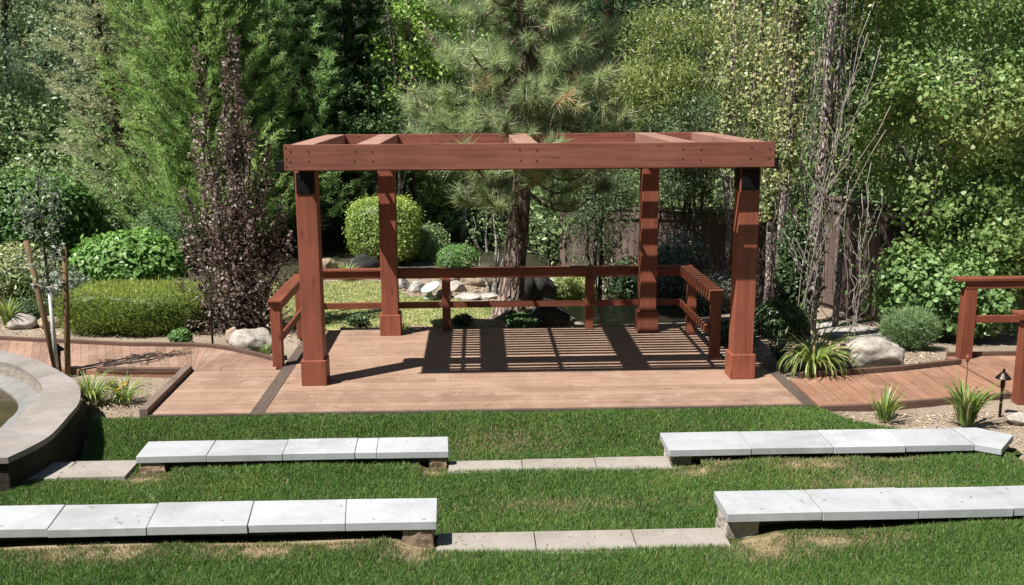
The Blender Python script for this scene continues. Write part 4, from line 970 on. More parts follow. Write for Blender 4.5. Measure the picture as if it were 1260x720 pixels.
# strap-leaved plants
for (px, py, n, ln, wd, lean, up, z, lab, nm, sd) in (
    (1000, 462, 190, .74, .020, 1.35, .8, -.05, 'large daylily clump with arching leaves beside the granite boulder', 'daylily', 61),
    (1087, 520, 46, .40, .018, .55, .4, -.06, 'small daylily in sand behind the back right bench', 'daylily', 62),
    (1187, 526, 95, .52, .022, .58, .4, -.06, 'tall spiky daylily in sand in front of the footbridge', 'daylily', 63),
    (155, 496, 95, .40, .012, 1.1, .6, -.11, 'flowering daylily in the small bed beside the pool', 'daylily', 64),
    (112, 497, 150, .46, .014, 1.1, .8, -.11, 'dense green daylily hugging the pool wall', 'daylily', 65),
    (10, 402, 60, .5, .02, .5, .4, -.05, 'pale strappy plant at the left edge behind the boardwalk', 'strappy_plant', 66),
    (326, 437, 30, .20, .012, .6, .4, -.04, 'small tuft of grass in front of the pale boulder', 'grass_tuft', 67),
    (497, 406, 30, .2, .014, .6, .4, -.05, 'small green tuft beside the left rear pergola post', 'grass_tuft', 68),
    (425, 345, 50, .4, .02, .6, .5, -.05, 'bright strappy plant at the foot of the topiary', 'strappy_plant', 69),
    (955, 448, 60, .5, .015, .8, .5, -.05, 'dark arching daylily in shade beside the right front post', 'daylily', 70)):
    p = on(px, py, z); p[2] = max(z, zl(p[0], p[1])) if py > 420 else zl(p[0], p[1])
    if sd == 70: p = on(958, 446, -.06)
    t = strap_plant(nm, lab, p, n, ln, wd, L['strap'] if sd != 70 else L['darkbush'], sd, lean, 'plant', None, up, .14 if sd in (61, 63) else .06)
    if sd in (64, 65):
        g = np.random.default_rng(sd)
        for i in range(3 if sd == 64 else 1):
            q = p+np.array([g.normal()*.12, g.normal()*.1-.05, .16+.06*g.random()]); ff = Fol(); a = np.arange(6)*PI/3
            dd_ = np.stack([np.cos(a), np.sin(a), .6+0*a], 1); V, P = leaves(g, q+dd_*.022, np.cross(dd_, [0, 0, 1.])+[0, 0, .6], .055, .024, .15, 0, dd_); ff.add(V, P, g.random(6)); ff.build('flower', L['flower'], t)
            mb = MB(); mb.tube([p, q], .003, 5); mb.build('stem', M['stake'], t)
    if sd == 63:
        mb = MB(); q0 = p+np.array([-.0, 0, .1]); q1 = p+np.array([-.03, 0, .66]); mb.tube(limb_path(q0, q1, np.random.default_rng(1), 0, .03), .005, 5); mb.build('dry_stalk', M['stake'], t)
        mb = MB(); mb.lathe(q1, [(.004, -.02), (.018, .0), (.022, .03), (.006, .06)], 8); mb.build('dry_flower', M['rust_z'], t)

# ------------------------------------------------------------------ boulders, creek and pond
def brk(px, py, rx, ry, rz, mat, label, seed, nm='boulder', z=None, **kw):
    p = gnd(px, py) if z is None else on(px, py, z); return rock(nm, label, (p[0], p[1]+ry*.6, p[2]+rz*.55), (rx, ry, rz), mat, seed, 'boulder' if rx > .2 else 'rock', **kw)
brk(309, 436, .30, .22, .20, M['granite'], 'pale rounded boulder between the boardwalk and the purple leaved tree', 3, z=-.05)
brk(284, 420, .10, .08, .12, M['tanrock'], 'small pointed tan rock behind the pale rounded boulder', 4, 'rock', z=-.05)
brk(1078, 459, .40, .26, .24, M['granite'], 'large pale granite boulder behind the right hand ramp', 5, z=-.06, amp=.5, sharp=.65, f=1.6)
brk(24, 405, .20, .17, .13, M['granite'], 'lichen covered boulder at the left edge beside the strappy plant', 6)
brk(58, 404, .17, .14, .10, M['tanrock'], 'flat tan rock behind the white painted trunk', 7, 'rock')
brk(1256, 524, .13, .1, .07, M['granite'], 'small pale rock lying in sand at the right edge', 8, z=-.06, amp=.6)
CREEK = [(513, 360, .15, .13, .12, 'whiterock', 'white boulder left of the pale green bird bath'), (494, 356, .13, .12, .14, 'whiterock', 'white upright rock against the left rear pergola post'),
         (546, 367, .14, .12, .15, 'tanrock', 'tan boulder right of the pale green bird bath'), (562, 360, .18, .15, .12, 'granite', 'pale creek boulder seen just past the left railing post'),
         (588, 352, .30, .24, .17, 'tanrock', 'flat topped brownish boulder in the creek bed left of the pine'), (575, 369, .22, .14, .06, 'whiterock', 'flat white stone at the lawn edge left of the pine'),
         (602, 368, .17, .12, .05, 'whiterock', 'flat white stone close to the pine roots'), (556, 347, .24, .2, .08, 'granite', 'low pale stone at the back of the creek bed'), (596, 341, .3, .2, .07, 'whiterock', 'low white stone behind the brownish flat boulder'),
         (688, 366, .28, .22, .24, 'whiterock', 'bright white boulder at the back of the pond'), (712, 366, .2, .17, .10, 'whiterock', 'low white rock on the pond rim'), (737, 362, .17, .15, .18, 'whiterock', 'white rock right of the right railing post'), (757, 362, .26, .2, .27, 'tanrock', 'tan boulder left of the right rear pergola post'),
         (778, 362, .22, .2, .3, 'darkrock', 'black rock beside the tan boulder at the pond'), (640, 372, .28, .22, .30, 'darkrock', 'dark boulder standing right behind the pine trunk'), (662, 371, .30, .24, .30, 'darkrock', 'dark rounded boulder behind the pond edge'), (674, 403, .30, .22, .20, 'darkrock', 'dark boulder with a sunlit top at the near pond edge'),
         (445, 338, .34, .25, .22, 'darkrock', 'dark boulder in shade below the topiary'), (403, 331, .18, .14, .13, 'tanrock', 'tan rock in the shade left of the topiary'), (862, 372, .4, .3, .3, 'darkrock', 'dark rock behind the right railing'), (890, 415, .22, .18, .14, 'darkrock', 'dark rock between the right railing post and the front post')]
for i, (px, py, rx, ry, rz, mm, lab) in enumerate(CREEK): brk(px, py, rx, ry, rz, M[mm], lab, 70+i)
g = np.random.default_rng(5)
lg = [gnd(668, 380)+np.array([0, 0, .12]), gnd(684, 385)+np.array([0, 0, .14]), gnd(698, 394)+np.array([0, 0, .10]), on(712, 402, -.1)]
mb = MB(); pth = np.concatenate([limb_path(lg[i], lg[i+1], g, 0, .02, 4)[:-1] for i in range(3)]+[lg[3][None]]); mb.tube(pth, np.linspace(.05, .085, len(pth)), 9, .6, wob=.25)
tag(mb.build('log', M['log'], None, 0, True, origin=tuple(lg[1])), 'pale curved log lying at the near edge of the pond', 'log')
mb = MB(); a = np.linspace(0, 2*PI, 41)[:-1]; mb.add([(1.4, 4.6, -.2)]+[(1.4+1.25*math.cos(t), 4.6+1.05*math.sin(t), -.2) for t in a], [[0, 1+i, 1+(i+1) % 40] for i in range(40)], .5)
structure(mb.build('pond_water', water_mat('dark_pond_water', (.035, .030, .02), .05, .55, 9, (.7, 2.2, 1))))
# bird bath
p = on(529, 367, -.05); t = thing('bird_bath', 'pale green stone bird bath with a tilted dish beside white rocks', 'bird bath', p)
mb = MB(); mb.lathe(p, [(.10, 0), (.10, .03), (.05, .05), (.035, .10), (.05, .135)], 16); mb.build('pedestal', M['birdbath'], t, smooth=False)
mb = MB(); mb.lathe((0, 0, 0), [(.04, 0), (.13, .025), (.16, .06), (.15, .062), (.11, .035), (.01, .025)], 22); o = mb.build('dish', M['birdbath'], None, 0, True); o.parent = t; o.location = (.03, 0, .13); o.rotation_euler = (.25, -.38, 0)

# leaf litter, pebbles and chips on the bare ground
g = np.random.default_rng(9); ff = Fol()
def area(n, x0, x1, y0, y1, test): x = x0+(x1-x0)*g.random(n); y = y0+(y1-y0)*g.random(n); k = test(x, y); return x[k], y[k]
for (n, bx, tst, sz) in ((2600, (2.9, 6.5, -1.9, -.6), lambda x, y: ~L0_in(x, y), .03), (5000, (-9, -2.9, 2.2, 5), lambda x, y: y > 2.75-.25*(x+3)*.4, .035), (700, (-4.7, -3.9, -.5, 1.05), lambda x, y: x > -9, .03),
                         (2600, (-3.2, .9, 2.98, 4.2), lambda x, y: ~back_in(x, y), .03), (2600, (2.6, 5, .7, 3), lambda x, y: y > .65+.2*(x-2.6), .04), (1500, (-4, 3, 4.4, 7), lambda x, y: ~back_in(x, y), .045), (160, (-6.5, -3.2, 1.1, 2.2), lambda x, y: x > -9, .022), (380, (-3.7, 2.6, -.45, 2.9), lambda x, y: x > -9, .018), (420, (-3.7, 2.6, -.45, 2.9), lambda x, y: x > -9, .06)):
    x, y = area(n, *bx, tst); z = np.maximum(land_rough(x, y)+.008, np.where((n < 450), .004, -9)); C = np.stack([x, y, z], 1)
    V, P = leaves(g, C, np.tile([0, 0, 1.0], (len(C), 1)), sz, sz*(.5 if n != 420 else .1), .35 if n != 420 else .06); ff.add(V, P, g.random(len(C)))
V = np.concatenate(ff.V); stuff(np_mesh('leaf_litter', V, [np.concatenate(ff.P)], L['litter'], None, np.concatenate(ff.R)), 'scattered dry leaves and chips on the sandy beds', 'leaf litter')
bm = bmesh.new(); bmesh.ops.create_icosphere(bm, subdivisions=1, radius=1); q0 = np.array([v.co[:] for v in bm.verts]); f0 = np.array([[v.index for v in fc.verts] for fc in bm.faces]); bm.free()
VV, PP, RR = [], [], []; k = 0
for (n, bx, tst) in ((700, (2.9, 6.5, -1.9, -.6), lambda x, y: ~L0_in(x, y)), (1500, (-9, -2.9, 2.2, 4), lambda x, y: y > 2.75-.25*(x+3)*.4), (900, (-3.2, .9, 2.98, 4.2), lambda x, y: ~back_in(x, y)), (1200, (-2.4, 2.6, 4.5, 7.2), lambda x, y: ~back_in(x, y)), (500, (2.6, 5, .7, 3), lambda x, y: y > .65+.2*(x-2.6))):
    x, y = area(n, *bx, tst)
    for a_, b_ in zip(x, y):
        s = (.006+.018*g.random()**3)*(2.2 if b_ > 4.5 else 1); VV.append(q0*s*np.array([1, .8, .6])*(1+.2*g.random(3))+np.array([a_, b_, float(land_rough(a_, b_))+s*.2])); PP.append(f0+k); RR.append(np.full(len(f0), g.random())); k += len(q0)
stuff(np_mesh('gravel', np.concatenate(VV), [np.concatenate(PP)], M['tanrock'], None, np.concatenate(RR)), 'loose gravel and pebbles on the sandy beds', 'gravel')

# ------------------------------------------------------------------ purple leaved plum
Yp = 3.25; base = np.array([X(291, Yp), Yp, -.06])
tips = []
for i, (px, py, dy) in enumerate([(283, 36, 0), (292, 45, .1), (275, 72, -.05), (240, 56, .15), (288, 95, -.15), (240, 146, -.1), (238, 175, .2), (330, 172, -.1), (318, 200, .15), (296, 120, .1), (262, 205, -.3), (226, 232, .1), (346, 236, .1), (357, 285, -.1), (222, 300, -.1), (306, 150, -.25), (276, 130, -.2), (340, 310, .25), (216, 345, .1), (207, 378, .1), (366, 335, .1), (232, 396, -.3), (352, 384, -.3), (222, 265, .3), (349, 262, .2), (250, 260, -.4), (310, 270, -.4), (285, 220, -.4), (325, 340, -.35), (245, 350, -.4), (350, 350, -.1), (290, 330, -.45)]):
    tips.append(far(px, py, Yp+dy))
stem_shrub('purple_plum_tree', 'purple brown leaved tree with many upright stems left of the pergola', base, tips, .05, (.37, .085), 270, .05, .031, L['plum'], M['bark_brown'], 81, 'tree', None, .10, .014, .22, 'quad', .5, 4)

# ------------------------------------------------------------------ trees behind
# ponderosa pine behind the deck
g = np.random.default_rng(91)
pb = np.array([X(629, 4.0), 4.0, -.1]); t = thing('pine_tree', 'long needled pine with plated bark rising behind the deck', 'tree', pb)
mb = MB(); zs = np.array([-.15, .0, .25, .6, 1.2, 2.2, 3.4, 4.8, 6.5, 8.2]); xs = pb[0]+np.array([-.03, -.02, 0, .03, .10, .17, .20, .2, .22, .22])
tr_ = np.stack([xs, np.full(10, pb[1])+.02*zs, zs], 1); mb.tube(tr_, [.34, .24, .185, .165, .15, .135, .115, .09, .06, .02], 20, .5, wob=.06)
B, D, T = [], [], []
def tuft(p, d, k, ln, tone):
    dd_ = unit(unit(d)[None]*.75+rnd_unit(g, k)); B.append(np.repeat(p[None], k, 0)+dd_*.015-np.outer(g.random(k)*.10, unit(d))); D.append(dd_); T.append(np.full(k, tone)+.22*g.random(k)-.11)
nb = 0
for w in range(30):
    z = 1.75+6.2*((w+.3)/30)**1.0; R0 = 2.05*(1-((z-1.0)/7.6)**1.6)*(.62 if z < 2.4 else 1)
    for j in range(5):
        a = w*2.4+j*6.283/5+g.random()*.8
        if g.random() < (.42 if z < 2.5 else .05): continue
        l = R0*(.55+.5*g.random()); s = np.linspace(0, 1, 8); out = np.array([math.cos(a), math.sin(a), 0])
        i0 = np.interp(z, zs, np.arange(10)); c = np.array([np.interp(z, zs, xs), pb[1], z])
        pth = c+out*(l*s)[:, None]; pth[:, 2] += l*(-.38*np.sin(PI*s*.8)+.22*s**3)+.03*g.normal(size=8).cumsum()*.3
        mb.tube(pth, np.linspace(.030, .006, 8), 5, .5); dead = g.random() < .012
        for q in range(max(4, int(l*8.5))):
            v = (.30 if z < 2.5 else .12)+.70*g.random(); v = min(v, .999); i = min(6, int(v*7)); p = pth[i]+(pth[i+1]-pth[i])*(v*7-i)
            sd_ = np.array([-out[1], out[0], 0])*(1 if g.random() < .5 else -1)
            d = out*(.6+.4*v)+sd_*(.9-.5*v)*g.random()*1.6+np.array([0, 0, .2+.5*g.random()]); e = p+unit(d)*l*.22*(.4+.8*g.random())
            if g.random() < .7: mb.tube([p, (p+e)/2-np.array([0, 0, .015]), e], [.007, .005, .004], 4, .5)
            tone = .18+.55*g.random()
            if dead or g.random() < .012: tone = .92+.1*g.random()
            tuft(e, d, 70, .2, tone); tuft(p+(e-p)*.5, d, 26, .18, tone); nb += 1
for px, py, tone in ((700, 120, .93), (712, 132, .9), (690, 125, .95), (598, 100, .92), (585, 108, .9), (745, 132, .6), (768, 140, .55)): tuft(far(px, py, 2.9), np.array([.5, -.6, -.1]), 60, .2, tone)
mb.build('trunk', M['bark_pine'], t, smooth=True)
V, P = slivers(g, np.concatenate(B), np.concatenate(D), .185, .0085, .06); ff = Fol(); ff.add(V, P, np.concatenate(T)); ff.build('crown', L['pine'], t)

def at(px, y): x_ = X(px, y); return (x_, y, zl(x_, y))
CG = 'conifers at the back of the garden'
conifer('sequoia_tree', 'tall soft bright green conifer behind the purple leaved tree', at(262, 9.6), 10.5, 1.75, .2, L['sequoia'], M['bark_brown'], 101, 46, 14, 15, 24, .095, .017, .25, .42, .2, CG, .75, .62, feather=.75)
conifer('sequoia_tree', 'feathery green conifer standing left of the front pergola beam end', at(372, 10.2), 10, 1.45, .6, L['fir'], M['bark_brown'], 102, 36, 11, 12, 22, .11, .018, .15, .30, .16, CG, .8, .6, feather=.55)
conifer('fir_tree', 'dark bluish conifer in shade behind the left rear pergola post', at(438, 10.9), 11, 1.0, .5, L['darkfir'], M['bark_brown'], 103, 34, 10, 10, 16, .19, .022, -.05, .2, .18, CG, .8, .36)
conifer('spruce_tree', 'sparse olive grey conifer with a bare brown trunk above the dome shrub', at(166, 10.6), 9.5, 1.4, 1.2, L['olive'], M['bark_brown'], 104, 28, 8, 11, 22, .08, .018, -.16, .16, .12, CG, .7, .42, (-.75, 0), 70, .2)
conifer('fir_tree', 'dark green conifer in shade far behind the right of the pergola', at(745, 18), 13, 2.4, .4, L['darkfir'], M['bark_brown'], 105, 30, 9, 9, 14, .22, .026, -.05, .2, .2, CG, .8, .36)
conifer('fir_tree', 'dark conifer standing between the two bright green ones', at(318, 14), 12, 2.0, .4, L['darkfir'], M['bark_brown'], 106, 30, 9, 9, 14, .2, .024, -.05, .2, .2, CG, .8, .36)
BG = 'leafy trees at the back of the garden'
c = at(35, 15.5); broad_tree('poplar_tree', 'grey green leafy tree filling the upper left corner', c, 9, (c[0], c[1], 4.6), (2.3, 1.8, 4.3), 260, 85, .085, .06, L['poplar'], M['bark_grey'], .13, 111, BG, .42, 20)
c = at(-60, 14); broad_tree('poplar_tree', 'leafy tree at the far left edge behind the big laurel', c, 9, (c[0], c[1], 4.3), (2.2, 1.8, 4.2), 220, 80, .085, .06, L['poplar'], M['bark_grey'], .13, 112, BG, .42, 20)
c = at(112, 17); broad_tree('poplar_tree', 'dark leafy tree behind the sparse olive conifer', c, 9, (c[0], c[1], 4.6), (2.2, 1.8, 4.2), 220, 70, .095, .06, L['backtree'], M['bark_grey'], .13, 113, BG, .45, 18)
c = at(512, 10.8); broad_tree('maple_tree', 'light green leafy tree left of the pine above the topiary', c, 6, (c[0], c[1], 3.55), (.85, .8, 2.1), 110, 75, .085, .06, L['bright'], M['bark_grey'], .06, 114, BG, .3, 14, stems=3)
c = at(560, 11.5); broad_tree('maple_tree', 'yellow green leafy tree seen through the pine crown', c, 6.5, (c[0], c[1], 3.4), (1.3, 1.0, 2.6), 120, 70, .085, .055, L['bright'], M['bark_white'], .07, 115, BG, .36, 14, stems=2)
c = at(480, 9.9); broad_tree('laurel_tree', 'shrubby dark tree with pale glinting leaves above the left rear post', c, 4, (c[0], c[1], 2.35), (.85, .6, .9), 60, 60, .085, .05, L['vinedark'], M['bark_grey'], .05, 116, BG, .28, 10, stems=3)
c = at(815, 7.7); broad_tree('willow_tree', 'bright green narrow leaved bush tree above the right of the pergola', c, 5, (c[0], c[1], 2.95), (1.0, .9, 1.55), 200, 130, .085, .022, L['willow'], M['bark_grey'], .05, 117, BG, .34, 16, stems=4, droop=.7)
c = at(735, 7.3); broad_tree('willow_tree', 'darker narrow leaved bush tree in front of the fence beside the pine', c, 4, (c[0], c[1], 1.25), (.72, .6, 1.3), 95, 100, .085, .022, L['bamboo'], M['bark_grey'], .05, 118, BG, .34, 12, stems=3, droop=.7)
c = at(860, 6.9); broad_tree('willow_tree', 'narrow leaved green bush tree hanging over the back fence', c, 4, (c[0], c[1], 2.05), (.95, .7, .85), 150, 95, .085, .022, L['bamboo'], M['bark_grey'], .05, 119, BG, .3, 12, stems=3, droop=.7)
c = at(690, 10.6); broad_tree('willow_tree', 'green bush tree low behind the pine trunk', c, 3, (c[0], c[1], 1.1), (.8, .7, 1.3), 90, 80, .08, .03, L['backtree'], M['bark_grey'], .04, 120, BG, .32, 12, stems=4, droop=.5)
c = at(590, 12.5); broad_tree('birch_tree', 'pale stemmed tree in shade behind the ball shrub', c, 6, (c[0], c[1], 3.2), (1.5, 1.2, 2.2), 100, 60, .09, .06, L['backtree'], M['bark_white'], .06, 121, BG, .4, 12, stems=3)
c = at(430, 12.2); broad_tree('birch_tree', 'dark multi stemmed tree behind the left front pergola post', c, 6, (c[0], c[1], 3.0), (1.1, 1.0, 1.9), 90, 60, .09, .05, L['vinedark'], M['bark_grey'], .06, 122, BG, .4, 12, stems=5)
# pale stem clump beside the pine
c = gnd(608, 366); tips = [c+np.array([dx, dy, h]) for dx, dy, h in ((-.32, .1, 1.3), (-.16, .2, 1.7), (.02, .1, 1.9), (.18, .15, 1.5), (-.45, .0, .9), (.3, .3, 1.2))]
stem_shrub('stem_clump', 'clump of pale bare lower stems just left of the pine trunk', c, tips, .06, (.12, .2), 90, .07, .04, L['backtree'], M['bark_white'], 123, 'shrub', None, .62, .03, .25)

# right-hand side: poplars in ivy, bare shrub, vine mass
PG = 'ivy clad poplars right of the pergola'
def ivy_pole(px0, px1, y, r, ht, dens, lmat, seed, label, rad=(.16, .22), t0=.3, bk='bark_poplar', twig=14, pyb=416):
    g = np.random.default_rng(seed); b_ = np.array(at(px0, y)); zt = ht; tp = np.array([X(px1, y)+0*zt, y+.1, zt])
    s = (zt-b_[2])/(Zy(0, y)-b_[2]); tp[0] = b_[0]+(tp[0]-b_[0])*s
    t = thing('poplar_tree', label, 'tree', b_, PG); mb = MB(); p0 = b_.copy(); p0[2] -= .2; pth = limb_path(p0, tp, g, 0, .006, 12); mb.tube(pth, np.linspace(r, r*.55, 12), 10, .5, wob=.12)
    f = Fol(); k = int(dens*ht*1.5); u = t0+(1-t0)*g.random(k)**.9; q = u*11; i = np.minimum(q.astype(int), 10); p = pth[i]+(pth[i+1]-pth[i])*((q-i)[:, None]); d = unit(g.normal(size=(k, 3))*np.array([1, 1, .3]))
    lob = .55+.45*np.sin(u*37+seed)*np.sin(u*19+2*seed); rr = r+(rad[0]+(rad[1]-rad[0])*u)*lob*g.random(k)**.7*1.5
    V, P = leaves(g, p+d*rr[:, None], d+np.array([0, 0, .4]), .048, .040, .6, .4, None, 'broad'); f.add(V, P, .25*np.clip(lob, 0, 1)+.72*g.random(k)**1.2)
    for j in range(int(twig*1.3)):           # dry vine strands running up beside the trunk
        v = .1+.75*g.random(); a = g.random()*6.28; w_ = (rad[0]+rad[1])*.7*g.random()+r; l = .6+1.6*g.random(); q0 = pth[min(11, int(v*11))]+np.array([math.cos(a)*w_, math.sin(a)*w_, 0])
        mb.tube(limb_path(q0, q0+np.array([g.normal()*.07, g.normal()*.07, l]), g, 0, .03, 6), np.full(6, .0045), 4, .9)
    for j in range(twig):
        v = .15+.8*g.random(); i = int(v*11); a = g.random()*6.28; l = .3+.7*g.random(); mb.tube(limb_path(pth[i], pth[i]+np.array([math.cos(a)*l*.35, math.sin(a)*l*.35, l*(.9 if g.random() < .6 else -.5)]), g, 0, .08), np.linspace(.010, .003, 6), 4, .9)
    mb.build('trunk', M[bk], t, smooth=True); f.build('crown', lmat, t); return t
ivy_pole(1002, 1012, 2.75, .085, 8.2, 95, L['ivy'], 131, 'thickest poplar trunk with pinkish grey bark and ivy at its foot', (.2, .2), .0, twig=34)
ivy_pole(988, 1024, 3.0, .045, 8.0, 130, L['vinedark'], 132, 'slim ivy clad poplar leaning right beside the thickest trunk', (.25, .25), .05, twig=26)
ivy_pole(962, 968, 3.4, .055, 8.0, 420, L['yellow'], 133, 'pale poplar trunk with scattered yellow ivy above the beam end', (.22, .25), .25, twig=30)
ivy_pole(945, 952, 3.9, .05, 7.6, 640, L['yellow'], 134, 'poplar clothed in yellowing ivy behind the right end of the beam', (.22, .3), .2, twig=18)
ivy_pole(918, 925, 5.2, .045, 7.4, 430, L['yellow'], 135, 'poplar with mixed yellow leaves above the right front post', (.3, .34), .3, twig=24)
ivy_pole(895, 893, 5.8, .045, 7.4, 560, L['yellow'], 136, 'poplar with orange tinted leaves at the top of its column', (.34, .36), .3, twig=18)
ivy_pole(1034, 1040, 4.2, .05, 7.6, 420, L['vinedark'], 137, 'dark ivy column in shade right of the thickest poplar', (.34, .4), .35, twig=24)
ivy_pole(1246, 1238, 4.2, .055, 7.0, 260, L['ivy'], 138, 'grey trunk with ivy behind the footbridge at the right edge', (.25, .3), .1, twig=24)
c = np.array(at(1058, 2.05)); tips = [far(px, py, 2.05+dy) for px, py, dy in ((1085, 232, .2), (1044, 222, .1), (1072, 200, .1), (1060, 238, .2))]
stem_shrub('bare_shrub', 'bare pale twiggy shrub in front of the right hand fence', c, tips, .06, (.12, .18), 40, .04, .024, L['feather'], M['twig'], 141, 'shrub', None, .3, .003, .3, side=4)
c = np.array(at(990, 2.55)); tips = [far(px, py, 2.5+dy) for px, py, dy in ((1076, 2, .1), (1068, 40, .0), (1084, 55, .1), (1096, 130, .2), (1052, 95, -.1), (1090, 160, -.2))]
stem_shrub('leaning_sapling', 'spray of thin bare pale stems leaning right from behind the poplars', c, tips, .07, (.15, .2), 14, .045, .03, L['yellow'], M['twig'], 142, 'tree', None, .45, .0034, -.7, side=7)
g = np.random.default_rng(151); cV = thing('vine_shrub', 'huge tangle of climbing vine with heart shaped leaves filling the right side', 'vine', at(1150, 4.6)); ff = Fol(); C = []; tn = []
while len(C) < 540:
    px, py, y = 1062+250*g.random(), -60+470*g.random(), 2.9+1.9*g.random()
    if px < 1085+35*math.sin(py*.03)+(8 if 180 < py < 330 else 0)-(10 if py < 60 else 0) and g.random() < .8: continue
    if px < 1106 and py > 235: continue
    if math.sin(px*.045+py*.02)+math.sin(py*.05-px*.021) < -.95 and g.random() < .85: continue
    p = far(px, py, y)
    if p[2] < -.1: continue
    bulge = math.sin(px*.03)*.3+math.sin(py*.035+1)*.3; p[1] += bulge; C.append(p); tn.append(1.25 if (85 < py < 190 and px > 1070) else (.4+.5*g.random()))
clumps(g, C, .26+.16*g.random(len(C)), 92, .062, .056, ff, .35, .6, .5, 'broad', .85, np.array(tn)); mb = MB()
for i in range(26):
    a = np.array(C[g.integers(len(C))]); b0 = np.array(at(1090+170*g.random(), 4.4+.8*g.random())); mb.tube(limb_path(b0, a, g, -.1, .12), np.linspace(.03, .008, 6), 5, .8)
for (x0, y0, x1, y1) in ((1118, 104, 1075, 106), (1170, 104, 1240, 96), (1240, 98, 1200, 84), (1262, 104, 1190, 102), (1216, 92, 1204, 82)): mb.tube(limb_path(far(x0, y0, 3.25), far(x1, y1, 3.2), g, -.08, .06, 7), np.linspace(.014, .005, 7), 5, .9)
mb.build('stem', M['twig'], cV, smooth=True); ff.build('foliage', L['ivy'], cV)
c = at(1110, 3.1); clipped('vine_bush', 'green vine bush overhanging the pale walkway by the fence', (c[0]+.25, 3.1, .45), (.55, .5, .62), 3400, .08, .065, L['vinegreen'], 152, 'bush', None, 2.0, c, .7, 'broad', .2, -.1, depth=.5, core=.6)
c = at(1205, 2.6); clipped('vine_bush', 'green vine bush behind the footbridge railing', (c[0], 2.7, .4), (.6, .5, .6), 3000, .08, .065, L['vinegreen'], 153, 'bush', None, 2.0, c, .7, 'broad', .2, -.1, depth=.5, core=.6)
c = at(1150, 7.5); broad_tree('elm_tree', 'green leafy tree above the vine tangle at the upper right', c, 7, (c[0], c[1], 4.0), (1.9, 1.2, 2.8), 150, 80, .09, .06, L['backtree'], M['bark_grey'], .09, 154, BG, .42, 16)
c = at(1060, 9.5); broad_tree('elm_tree', 'dark leafy tree behind the poplars', c, 7, (c[0], c[1], 3.6), (1.7, 1.2, 3.2), 140, 75, .09, .06, L['vinedark'], M['bark_grey'], .09, 155, BG, .42, 16)
c = at(960, 10.5); broad_tree('elm_tree', 'leafy tree behind the yellowing poplars', c, 7, (c[0], c[1], 3.6), (1.7, 1.2, 3.2), 130, 75, .09, .06, L['backtree'], M['bark_grey'], .09, 156, BG, .42, 16)

# far-off wood
g = np.random.default_rng(161); ff = Fol(); C = []; n = 1500
for i in range(1300):                       # unseen tree ring added round the garden to block low sky light
    a = PI*(1.08+.84*g.random()) if g.random() < .62 else (PI*(.92+.2*g.random()) if g.random() < .5 else PI*(-.12+.2*g.random()))
    q = 19+7*g.random(); C.append((q*math.cos(a), -2+q*math.sin(a), .2+(14 if math.sin(a) < -.5 else 7)*g.random()**.9))
V_ = Fol(); clumps(g, np.array(C), 1.2+.8*g.random(len(C)), 40, .5, .36, ff, .4, .7, .3, 'quad', .9); C = []
for i in range(n):
    x_ = -26+52*g.random(); y = 19+9*g.random(); z0 = zl(x_, y); C.append((x_, y, z0+.3+(7.2+2.2*math.sin(x_*1.3)+1.6*math.sin(x_*3.1+1))*g.random()**.9))
clumps(g, C, .75+.5*g.random(n), 46, .24, .14, ff, .4, .7, .3, 'quad', .9)
C = []
for i in range(1100):                      # undergrowth at the feet of the back trees
    x_ = -15+27*g.random(); y = (11.2 if x_ < .5 else 9.6)+6*g.random(); C.append((x_, y, zl(x_, y)+.1+2.2*g.random()**1.5))
for i in range(260): x_ = -17+6.6*g.random(); y = 4.5+7*g.random(); C.append((x_, y, zl(x_, y)+.1+1.3*g.random()**1.5))
clumps(g, np.array(C), .35+.3*g.random(len(C)), 55, .13, .075, ff, .5, .7, .3, 'quad', .8)
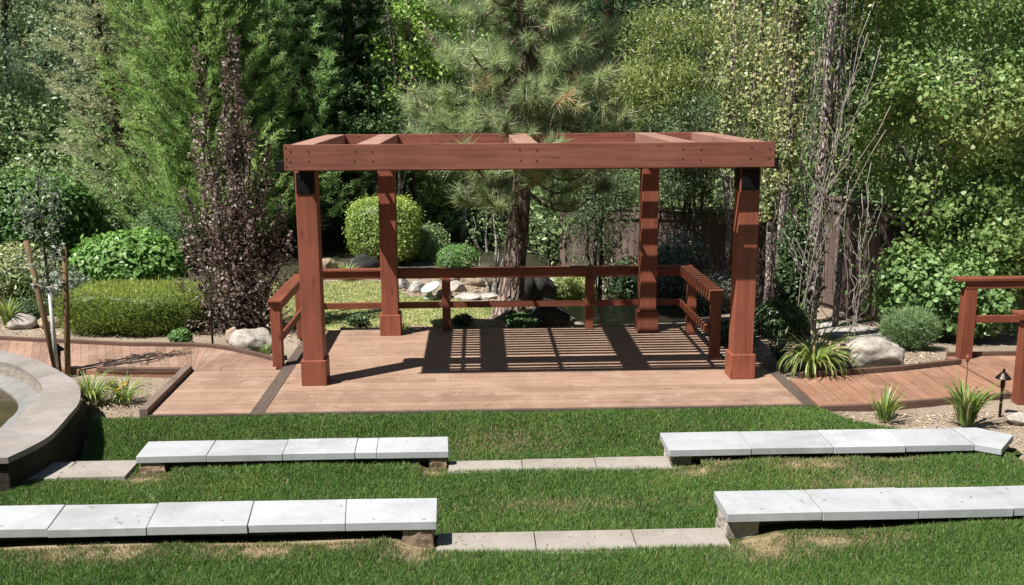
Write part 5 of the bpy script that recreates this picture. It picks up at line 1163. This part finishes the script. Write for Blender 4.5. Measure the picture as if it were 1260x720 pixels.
V = np.concatenate(ff.V); stuff(np_mesh('far_wood_and_sky_screen', V, [np.concatenate(ff.P)], L['backtree'], None, np.concatenate(ff.R)), 'dense green wood closing the view behind the garden trees, plus an unseen ring added to block sky light', 'wood')

# ------------------------------------------------------------------ light, sky, camera
w = bpy.data.worlds.new('World'); SC.world = w; w.use_nodes = True; nt = w.node_tree
sky = nt.nodes.new('ShaderNodeTexSky'); sky.sky_type = 'NISHITA'; sky.sun_disc = False
SD = Vector((-.517, -.352, 1.0)).normalized()
sky.sun_elevation = math.asin(SD.z); sky.sun_rotation = math.atan2(SD.x, SD.y) % (2*PI); sky.altitude = 1500
nt.links.new(sky.outputs[0], nt.nodes['Background'].inputs['Color']); nt.nodes['Background'].inputs['Strength'].default_value = .05
s = bpy.data.lights.new('sun', 'SUN'); s.energy = 5.0; s.angle = math.radians(.53); s.color = (1, .955, .88)
so = bpy.data.objects.new('sun', s); COL.objects.link(so); so.rotation_euler = SD.to_track_quat('Z', 'Y').to_euler(); so.location = SD*40
cam = bpy.data.cameras.new('camera'); co = bpy.data.objects.new('camera', cam); COL.objects.link(co); SC.camera = co
cam.sensor_fit = 'HORIZONTAL'; cam.sensor_width = 36; cam.lens = F_PX/1260*36; cam.clip_start = .05; cam.clip_end = 1500
mt = Matrix(((*[_R[0], _U[0], -_F[0]],), (*[_R[1], _U[1], -_F[1]],), (*[_R[2], _U[2], -_F[2]],))).to_4x4(); mt.translation = Vector(CAM); co.matrix_world = mt
SC.view_settings.view_transform = 'Standard'; SC.view_settings.look = 'None'; SC.view_settings.exposure = .92; SC.view_settings.gamma = 1; SC.view_settings.use_curve_mapping = False
SC.render.engine = 'CYCLES'; cy = SC.cycles
cy.use_denoising = True; cy.denoiser = 'OPENIMAGEDENOISE'; cy.denoising_input_passes = 'RGB_ALBEDO_NORMAL'
cy.max_bounces = 6; cy.diffuse_bounces = 3; cy.glossy_bounces = 2; cy.transmission_bounces = 3; cy.transparent_max_bounces = 4; cy.caustics_reflective = False; cy.caustics_refractive = False
